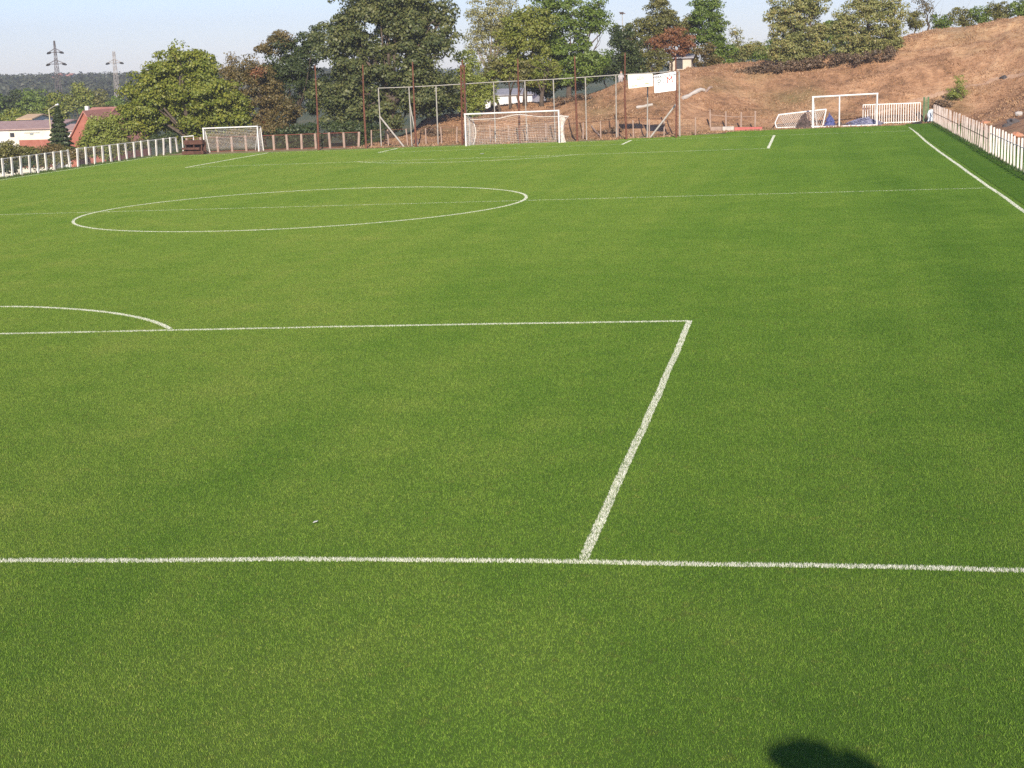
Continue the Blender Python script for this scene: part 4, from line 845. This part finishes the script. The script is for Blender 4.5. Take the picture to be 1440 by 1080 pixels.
# distant wooded hill
g = np.random.default_rng(9); n = 2600
az = YAW+np.arctan((g.random(n)*620-740-60)/FL); rr = 560+520*g.random(n)**.8; xw = CAM[0]+rr*np.sin(az); yw = CAM[1]+rr*np.cos(az); zw = T0(xw, yw); cs, ns = [], []
for x, y, z in zip(xw, yw, zw):
    k = 34; s_ = 3.0+2.2*g.random(); d = g.normal(size=(k, 3)); d[:, 2] = np.abs(d[:, 2]); d /= np.linalg.norm(d, axis=1)[:, None]
    cs.append(np.array([x, y, z+s_*.5])+d*s_*np.array([1, 1, 1.05])*(.75+.35*g.random(k))[:, None]); nn = d+.4*g.normal(size=(k, 3)); ns.append(nn/np.linalg.norm(nn, axis=1)[:, None])
Vl, Fl = leaves(np.concatenate(cs), np.concatenate(ns), .95, g); tag(fast_mesh("distant_wood", Vl, Fl, leafmat("far_wood", [(.035, .045, .02), (.055, .065, .03), (.085, .08, .04)], .1, .01)), kind='stuff')
# dry grass on the bank
g = np.random.default_rng(14); n = 180000
xg = -14+g.random(n)*58; yg = 99.9+g.random(n)*37; dd = hill_d(xg, yg)
keep = ((dd > 0) | (yg > 100.9+7.2*sst(8, 20, xg)+.5*np.sin(xg*.9)+.4*np.sin(xg*2.3))) & (dd < 22) & (T0(xg, yg) > -1.5); xg, yg = xg[keep], yg[keep]
ptc = np.array([noise.noise(Vector((a*.35, b_*.35, 1.0))) for a, b_ in zip(xg, yg)]); keep = ptc+.35*g.normal(size=len(xg)) > -.05; xg, yg, ptc = xg[keep], yg[keep], ptc[keep]
zg = np.array([T(a, b_) for a, b_ in zip(xg, yg)]); n = len(xg); h = (.05+.13*g.random(n))*(1+.9*np.clip(ptc, 0, 1)); h *= np.where(hill_d(xg, yg) < .3, 1.15, 1); a = g.random(n)*6.283; l = .5+.85*g.random(n); la = g.random(n)*6.283; wd = .03+.04*g.random(n)
Vv = np.zeros((n, 3, 3)); Vv[:, 0] = np.stack([xg-np.cos(a)*wd, yg-np.sin(a)*wd, zg-.03], 1); Vv[:, 1] = np.stack([xg+np.cos(a)*wd, yg+np.sin(a)*wd, zg-.03], 1)
Vv[:, 2] = np.stack([xg+np.cos(la)*np.sin(l)*h, yg+np.sin(la)*np.sin(l)*h, zg+np.cos(l)*h], 1)
tag(fast_mesh("dry_grass", Vv.reshape(-1, 3), np.arange(3*n).reshape(-1, 3), leafmat("straw", [(.15, .09, .046), (.34, .19, .10), (.46, .28, .152), (.54, .36, .20)], .2, .3)), kind='stuff')
# pale track climbing across the right bank
tp = [hit(px, py) for px, py in ((1215, 164), (1250, 155), (1285, 144), (1320, 133), (1360, 122), (1400, 113), (1440, 104), (1475, 97))]
v, fs = [], []
tq = []
for a, b_ in zip(tp[:-1], tp[1:]): tq += [lerp(a, b_, i/6) for i in range(6)]
for i, p in enumerate(tq):
    for s_ in (-1, 0, 1):
        y = p[1]+s_*.28; v.append((p[0], y, T(p[0], y)+.04-.035*abs(s_)))
for i in range(len(tq)-1):
    for s_ in (0, 1): fs.append((i*3+s_, i*3+3+s_, i*3+4+s_, i*3+1+s_))
tag(MB().add(v, fs).obj("dirt_track", surf("track_dirt", (.38, .23, .145), (.47, .31, .20), 2, 1.0), None, True), kind='structure')

# ------------------------------------------------------------------ buildings and masts
M_cream = surf("cream_wall", (.68, .63, .50), (.74, .70, .58), 1.2, .9); M_tile = surf("pinkish_roof_tiles", (.34, .22, .19), (.44, .30, .26), 2.0, .9)
M_brick = surf("red_brick", (.33, .115, .08), (.40, .155, .11), 1.5, .9, c3=(.30, .14, .11)); M_redroof = surf("red_roof_tiles", (.36, .16, .12), (.44, .21, .16), 1.5, .9)
M_whitew = surf("white_wall", (.74, .73, .70), (.66, .64, .60), 1.0, .9); M_dkw = surf("dark_opening", (.03, .03, .035), (.05, .05, .055), 3, .5); M_greyroof = surf("grey_roof", (.26, .25, .26), (.34, .33, .34), 1.5, .9)
def house(name, label, Y, px0, px1, row_eave, row_ridge, depth, wall, roof, gable_left=None, rot=0.0, over=.25, wins=()):
    xa, xb = fx(px0, Y, row_eave), fx(px1, Y, row_eave); ze = at((px0+px1)/2, row_eave, Y)[2]; zr = at((px0+px1)/2, row_ridge, Y+depth/2)[2]; zb = min(T(xa, Y), T(xb, Y+depth))-.5
    o = thing(name, label, "building", ((xa+xb)/2, Y, zb)); W = xb-xa
    Mz = Matrix.Rotation(rot, 3, 'Z'); cx = np.array([(xa+xb)/2, Y+depth/2, 0])
    def tr(v): return [np.array(Mz@Vector((p[0]-cx[0], p[1]-cx[1], p[2])))+cx for p in v]
    v = [(xa, Y, zb), (xb, Y, zb), (xb, Y+depth, zb), (xa, Y+depth, zb), (xa, Y, ze), (xb, Y, ze), (xb, Y+depth, ze), (xa, Y+depth, ze), (xa, Y+depth/2, zr-.06), (xb, Y+depth/2, zr-.06)]
    MB().add(tr(v), [(0, 1, 5, 4), (2, 3, 7, 6), (1, 2, 6, 9, 5), (3, 0, 4, 8, 7)]).obj("wall", wall, o)
    sl = (zr-ze)/(depth/2); q = []
    for th in (0.0, .14):
        for x in (xa-over, xb+over):
            q += [(x, Y-over, ze-sl*over+th), (x, Y+depth/2, zr+th), (x, Y+depth+over, ze-sl*over+th)]
    MB().add(tr(q), [(0, 1, 4, 3), (1, 2, 5, 4), (6, 9, 10, 7), (7, 10, 11, 8), (0, 6, 7, 1), (1, 7, 8, 2), (3, 4, 10, 9), (4, 5, 11, 10), (0, 3, 9, 6), (2, 8, 11, 5)]).obj("roof", roof, o)
    for (a0_, a1_, r0_, r1_, mt, nm) in wins:
        x0, x1 = fx(a0_, Y, r0_), fx(a1_, Y, r0_); z0, z1 = at(a0_, r1_, Y)[2], at(a0_, r0_, Y)[2]
        bm = MB(); vv = [(x, y, z) for x in (x0, x1) for y in (Y-.03, Y+.05) for z in (z0, z1)]
        bm.add(tr(vv), [(0, 1, 3, 2), (4, 6, 7, 5), (0, 4, 5, 1), (2, 3, 7, 6), (0, 2, 6, 4), (1, 5, 7, 3)]).obj(nm, mt, o)
    return o, tr
ho, _ = house("warehouse", "long low cream and white building with pinkish roof at the left edge", 150, -60, 71, 183, 172, 12, M_cream, M_tile, wins=[(-59, 12, 184.5, 204, M_whitew, "white_panel"), (27, 70.5, 197, 236, M_brick, "brick_plinth"), (14, 20, 187, 193, M_dkw, "window"), (42, 47, 187.5, 190, M_grey, "painted_mark"), (34, 56, 186.5, 187.6, M_grey, "painted_mark")])
Yh = 128; xa, xb = fx(97, Yh, 196), fx(147, Yh, 196); xm = (xa+xb)/2; ze = at(122, 199, Yh)[2]; zr = at(122, 158, Yh)[2]; zb = T(xm, Yh)-.5
ho = thing("brick_house", "red brick house with steep gable and tiled roof beside the dark spruce", "building", (xm, Yh, zb)); D_ = 11.0
v = [(xa, Yh, zb), (xb, Yh, zb), (xb, Yh, ze), (xm, Yh, zr), (xa, Yh, ze)]; v += [(p[0], p[1]+D_, p[2]) for p in v]
MB().add(v, [(0, 1, 2, 3, 4), (9, 8, 7, 6, 5), (0, 4, 9, 5), (1, 6, 7, 2)]).obj("wall", M_brick, ho)
sl = (zr-ze)/(xm-xa); q = []
for th in (.02, .2):
    for y in (Yh-.3, Yh+D_): q += [(xa-.35, y, ze-.35*sl+th), (xm, y, zr+th), (xb+.35, y, ze-.35*sl+th)]
MB().add(q, [(0, 1, 4, 3), (1, 2, 5, 4), (6, 9, 10, 7), (7, 10, 11, 8), (0, 6, 7, 1), (1, 7, 8, 2), (0, 3, 9, 6), (2, 8, 11, 5)]).obj("roof", M_redroof, ho)
Y2 = Yh+4; xc, xd = fx(111, Y2, 156), fx(147, Y2, 156); z0, z1 = at(128, 167, Y2)[2], at(128, 151, Y2+3)[2]
MB().add([(xc, Y2, z0), (xd, Y2, z0), (xd, Y2+3, z1), (xc, Y2+3, z1), (xc, Y2+6, z0), (xd, Y2+6, z0)], [(0, 1, 2, 3), (3, 2, 5, 4), (0, 3, 4), (1, 5, 2), (0, 4, 5, 1)]).obj("cross_roof", M_redroof, ho)
x = fx(123.5, Y2+1, 157); za, zz = at(123, 163, Y2+1)[2], at(123, 150.5, Y2+1)[2]; MB().box((x, Y2+.9, (za+zz)/2-.2), (.35, .35, zz-za+.6)).obj("chimney", M_whitew, ho)
house("small_shed", "small shed with pale tiled roof in the gap between spruce and brick house", 142, 88, 104, 184, 176, 5, M_whitew, M_tile)
house("far_hut", "tiny building with straw-coloured roof among the trees above the warehouse", 175, 26, 44, 168, 162, 6, M_cream, surf("straw_roof", (.50, .34, .20), (.56, .40, .24), 2, .9))
for k, (px, row, wpx, lab) in enumerate(((72, 111, 6, "leftmost white house on the far wooded hill"), (83, 107, 7, "white house on the far hill right behind the left pylon"), (91, 109, 4, "smallest white house on the far hill"), (97, 107, 6, "rightmost white house on the far wooded hill"))):
    Yh = 830; x0 = fx(px-wpx/2, Yh, row); house("far_house", lab, Yh, px-wpx/2, px+wpx/2, row, row-3.5, 8, M_whitew, M_redroof)
house("white_house", "white building with grey roof half hidden behind trunks above the far goal", 168, 682, 748, 134, 126, 10, M_whitew, M_greyroof, wins=[(695, 699, 136, 141, M_dkw, "window"), (715, 719, 136, 145, M_dkw, "door")])
ho, _ = house("cream_hut", "cream hut with dark doorway on the bank top right of the banners", 131, 941, 972, 82, 78, 5, surf("pale_cream_wall", (.58, .52, .42), (.48, .42, .33), 1.5, .9), M_greyroof, wins=[(951, 960, 82, 97, M_dkw, "doorway")])
def pylon(label, px, Y, row_top, row_base, wt, wb, arms, mat):
    m = mpp(Y); x = fx(px, Y, 110); zt = at(px, row_top, Y)[2]; zb = T(x, Y)-1
    o = thing("power_pylon", label, "pylon", (x, Y, zb), "power pylons at the left"); H_ = zt-zb; hs = at(px, arms[-1][0], Y)[2]-zb
    mb = MB()
    def hw(f): return (wb*(1-f)+wt*f)*m/2
    def cor(f, i): s_ = hw(f); return np.array([x+(-s_ if i in (0, 3) else s_), Y+(-s_ if i < 2 else s_), zb+H_*f])
    for i in range(4): mb.tube([cor(0, i), cor(1, i)], [.10, .06], 5)
    mb.obj("tower_legs", mat, o); mb = MB(); k = 13
    for j in range(k):
        for i in range(4):
            i2 = (i+1) % 4; a, c_ = (i, i2) if j % 2 else (i2, i); mb.bar(cor(j/k, a), cor((j+1)/k, c_), .055, 4)
    mb.obj("lattice", mat, o)
    for row, half in arms:
        z = at(px, row, Y)[2]; L = half*m; mb = MB()
        for s_ in (-1, 1): mb.tube([(x, Y, z+.9), (x+s_*L, Y, z)], .09, 5); mb.tube([(x, Y, z-.1), (x+s_*L, Y, z)], .09, 5)
        mb.obj("crossarm", mat, o)
        for s_ in (-1, 1): MB().tube([(x+s_*(L-.5), Y, z-.12), (x+s_*(L+.1), Y, z-.18), (x+s_*(L+.55), Y, z-.35)], [.2, .32, .15], 7).obj("insulator", M_black, o)
M_pyl = surf("pylon_steel", (.13, .11, .11), (.18, .15, .14), 2, .7, .3); M_pylp = surf("pale_pylon_steel", (.42, .38, .34), (.34, .30, .27), 2, .7, .3)
pylon("left power pylon, dark and with two pairs of arms", 81, 330, 57, 150, 1.4, 12.5, [(73, 10), (89.5, 13)], M_pyl)
pylon("right power pylon, pale and with one pair of arms", 163, 360, 72, 150, 2.5, 9, [(88, 11)], M_pylp)
Ys = 128; x = fx(71, Ys, 180); zb = T(x, Ys); o = thing("street_lamp", "pale yellow street lamp left of the spruce", "street lamp", (x, Ys, zb)); tp_ = at(68.5, 154, Ys)
MB().tube([(x, Ys, zb-.2), tp_], [.09, .05], 8).obj("pole", surf("yellow_pole", (.50, .45, .26), (.56, .50, .30), 3, .7), o); la_ = at(79, 147.5, Ys); MB().tube([tp_, la_], .035, 6).obj("arm", M_galv, o); MB().tube([la_-[.1, 0, 0.02], la_+[.25, 0, .05]], [.07, .10], 6).obj("lamp_head", M_white, o)
Ys = 133; x = fx(877, Ys, 60); o = thing("floodlight_mast", "thin mast with a small floodlight above the trees left of the banners", "mast", (x, Ys, T(x, Ys))); tp_ = at(875, 20, Ys)
MB().tube([(x, Ys, T(x, Ys)-.2), tp_], [.06, .035], 7).obj("pole", M_galv, o); MB().box(tp_+[-.05, 0, .1], (.34, .25, .2)).obj("floodlight", M_darkwire, o); MB().tube([tp_+[-.28, 0, .2], tp_+[.3, 0, .05]], .04, 5).obj("bracket", M_rust, o)

# ------------------------------------------------------------------ people
def person(label, joints, edges, radii, mat_body, z_head, loc, group=None):
    """one continuous skinned body; joints relative to loc; skin above z_head, cloth below"""
    o = thing("person", label, "person", loc, group)
    me = bpy.data.meshes.new("body"); me.from_pydata(joints, edges, []); b = link("body", me, None, None)
    sk = b.modifiers.new("skin", 'SKIN'); sk.use_smooth_shade = True
    for v_, r_ in zip(me.skin_vertices[0].data, radii): v_.radius = (r_, r_) if np.isscalar(r_) else r_
    me.skin_vertices[0].data[0].use_root = True
    sb = b.modifiers.new("sub", 'SUBSURF'); sb.levels = 2
    dg = bpy.context.evaluated_depsgraph_get(); m2 = bpy.data.meshes.new_from_object(b.evaluated_get(dg)); bpy.data.objects.remove(b)
    m2.materials.clear(); m2.materials.append(mat_body); m2.materials.append(M_skin)
    for p_ in m2.polygons: p_.material_index = 1 if p_.center.z > z_head and abs(p_.center.x) < .14 else 0; p_.use_smooth = True
    b = bpy.data.objects.new("body", m2); C.objects.link(b); b.parent = o
    return o, b
M_skin = surf("skin", (.45, .26, .18), (.50, .30, .21), 8, .6); M_cloth = surf("dark_shirt", (.05, .06, .09), (.08, .09, .13), 5, .9); M_hair = surf("dark_hair", (.025, .018, .012), (.05, .035, .025), 20, .8)
M_greysh = surf("pale_grey_shirt", (.40, .36, .34), (.48, .44, .42), 5, .9)
# a spectator beside the camera, out of frame: only the shadow is seen
FZ = CAM[2]-1.15; hx = CAM[0]+2.74
bx, by = hx, CAM[1]-.42
J = [(0, 0, .98), (0, 0, 1.18), (0, .01, 1.36), (0, .03, 1.45), (0, .05, 1.53), (0, .05, 1.61),
     (-.17, .02, 1.45), (-.45, .10, 1.52), (-.10, .36, 1.52), (.17, .02, 1.45), (.38, .12, 1.37), (.09, .36, 1.46),
     (-.10, 0, .92), (-.12, .03, .50), (-.12, -.02, .07), (-.13, .14, .04), (.10, 0, .92), (.12, .03, .50), (.12, -.02, .07), (.13, .14, .04)]
E_ = [(0, 1), (1, 2), (2, 3), (3, 4), (4, 5), (2, 6), (6, 7), (7, 8), (2, 9), (9, 10), (10, 11), (0, 12), (12, 13), (13, 14), (14, 15), (0, 16), (16, 17), (17, 18), (18, 19)]
Rr = [.15, .15, .19, .11, .115, .11, .15, .095, .08, .14, .11, .07, .09, .06, .045, .035, .09, .06, .045, .035]
per, body = person("spectator in dark shirt holding up a phone, casting the shadow on the grass", J, E_, Rr, M_cloth, 1.47, (bx, by, FZ))
MB().box((bx, CAM[1]-.035, CAM[2]-.01), (.125, .012, .062)).obj("phone", M_black, per)
mb = MB()
for s_ in (-1, 1):
    for k in range(4): mb.tube([(bx+s_*.09, CAM[1]-.06, CAM[2]-.035+.018*k), (bx+s_*.075, CAM[1]-.02, CAM[2]-.035+.018*k), (bx+s_*.05, CAM[1]-.021, CAM[2]-.034+.018*k)], [.009, .0085, .007], 6)
    mb.tube([(bx+s_*.085, CAM[1]-.09, CAM[2]-.05), (bx+s_*.05, CAM[1]-.055, CAM[2]-.03)], [.011, .009], 6)
mb.obj("fingers", M_skin, per)
hv = []
mb = MB(); mb.tube([(bx, by+.05, FZ+1.53), (bx, by+.03, FZ+1.63), (bx, by+.03, FZ+1.70)], [.122, .125, .06], 10); mb.obj("hair", M_hair, per, True)
# the terrace the photographer stands on
mb = MB()
prof = [(-15.7, FZ), (-15.7, FZ-.2), (-15.9, FZ-.2), (-15.9, .6), (-15.2, .6)]
for k in range(4): mb.box((22, -18.0-1.1*k, (FZ+.35*k)/2-.3), (34, 1.1 if k else 4.0, FZ+.35*k+.6))if k == 0 else mb.box((22, -20.02-1.1*(k-.5), (FZ+.35*k)/2-.3), (34, 1.1, FZ+.35*k+.6))
tag(mb.obj("viewing_terrace", M_conc), "stepped concrete terrace behind the near goal line under the spectator", "terrace")
# someone sitting at the bank top beside the banner pole
p = at(873.5, 117, 123.0); zz = T(p[0], p[1])
J2 = [(0, 0, .16), (0, .02, .42), (0, 0, .66), (.01, -.02, .81), (.01, -.05, .90), (.01, -.05, .99), (-.17, 0, .66), (-.26, -.14, .44), (-.12, -.34, .46), (.17, 0, .66), (.25, -.12, .44), (.14, -.34, .46), (-.10, -.06, .16), (-.13, -.42, .42), (-.12, -.52, .04), (-.12, -.66, .03), (.10, -.06, .16), (.14, -.42, .40), (.13, -.54, .03), (.14, -.68, .02)]
R2 = [.16, .15, .15, .07, .115, .11, .07, .05, .035, .07, .05, .035, .085, .062, .045, .035, .085, .062, .045, .035]
per2, _b = person("person in pale grey top sitting on the bank top beside a rusty pole", J2, E_, R2, M_greysh, .83, (p[0], p[1], zz-.02))
mb = MB(); mb.tube([(p[0]+.01, p[1]+.01, zz+.88), (p[0]+.01, p[1]-.005, zz+.99), (p[0]+.01, p[1]-.03, zz+1.07)], [.10, .125, .07], 9); mb.obj("hair", M_hair, per2, True)

# ------------------------------------------------------------------ the air: a thin even haze
mb = MB(); mb.box((0, 900, 39), (3400, 2500, 100)); m = bpy.data.materials.new("haze_air"); m.use_nodes = True; t = m.node_tree
t.nodes.remove(t.nodes["Principled BSDF"]); pv = t.nodes.new("ShaderNodeVolumePrincipled"); pv.inputs["Color"].default_value = (.86, .90, .97, 1); pv.inputs["Density"].default_value = HAZE
t.links.new(pv.outputs[0], t.nodes["Material Output"].inputs["Volume"])
tag(mb.obj("haze", m), kind='stuff')
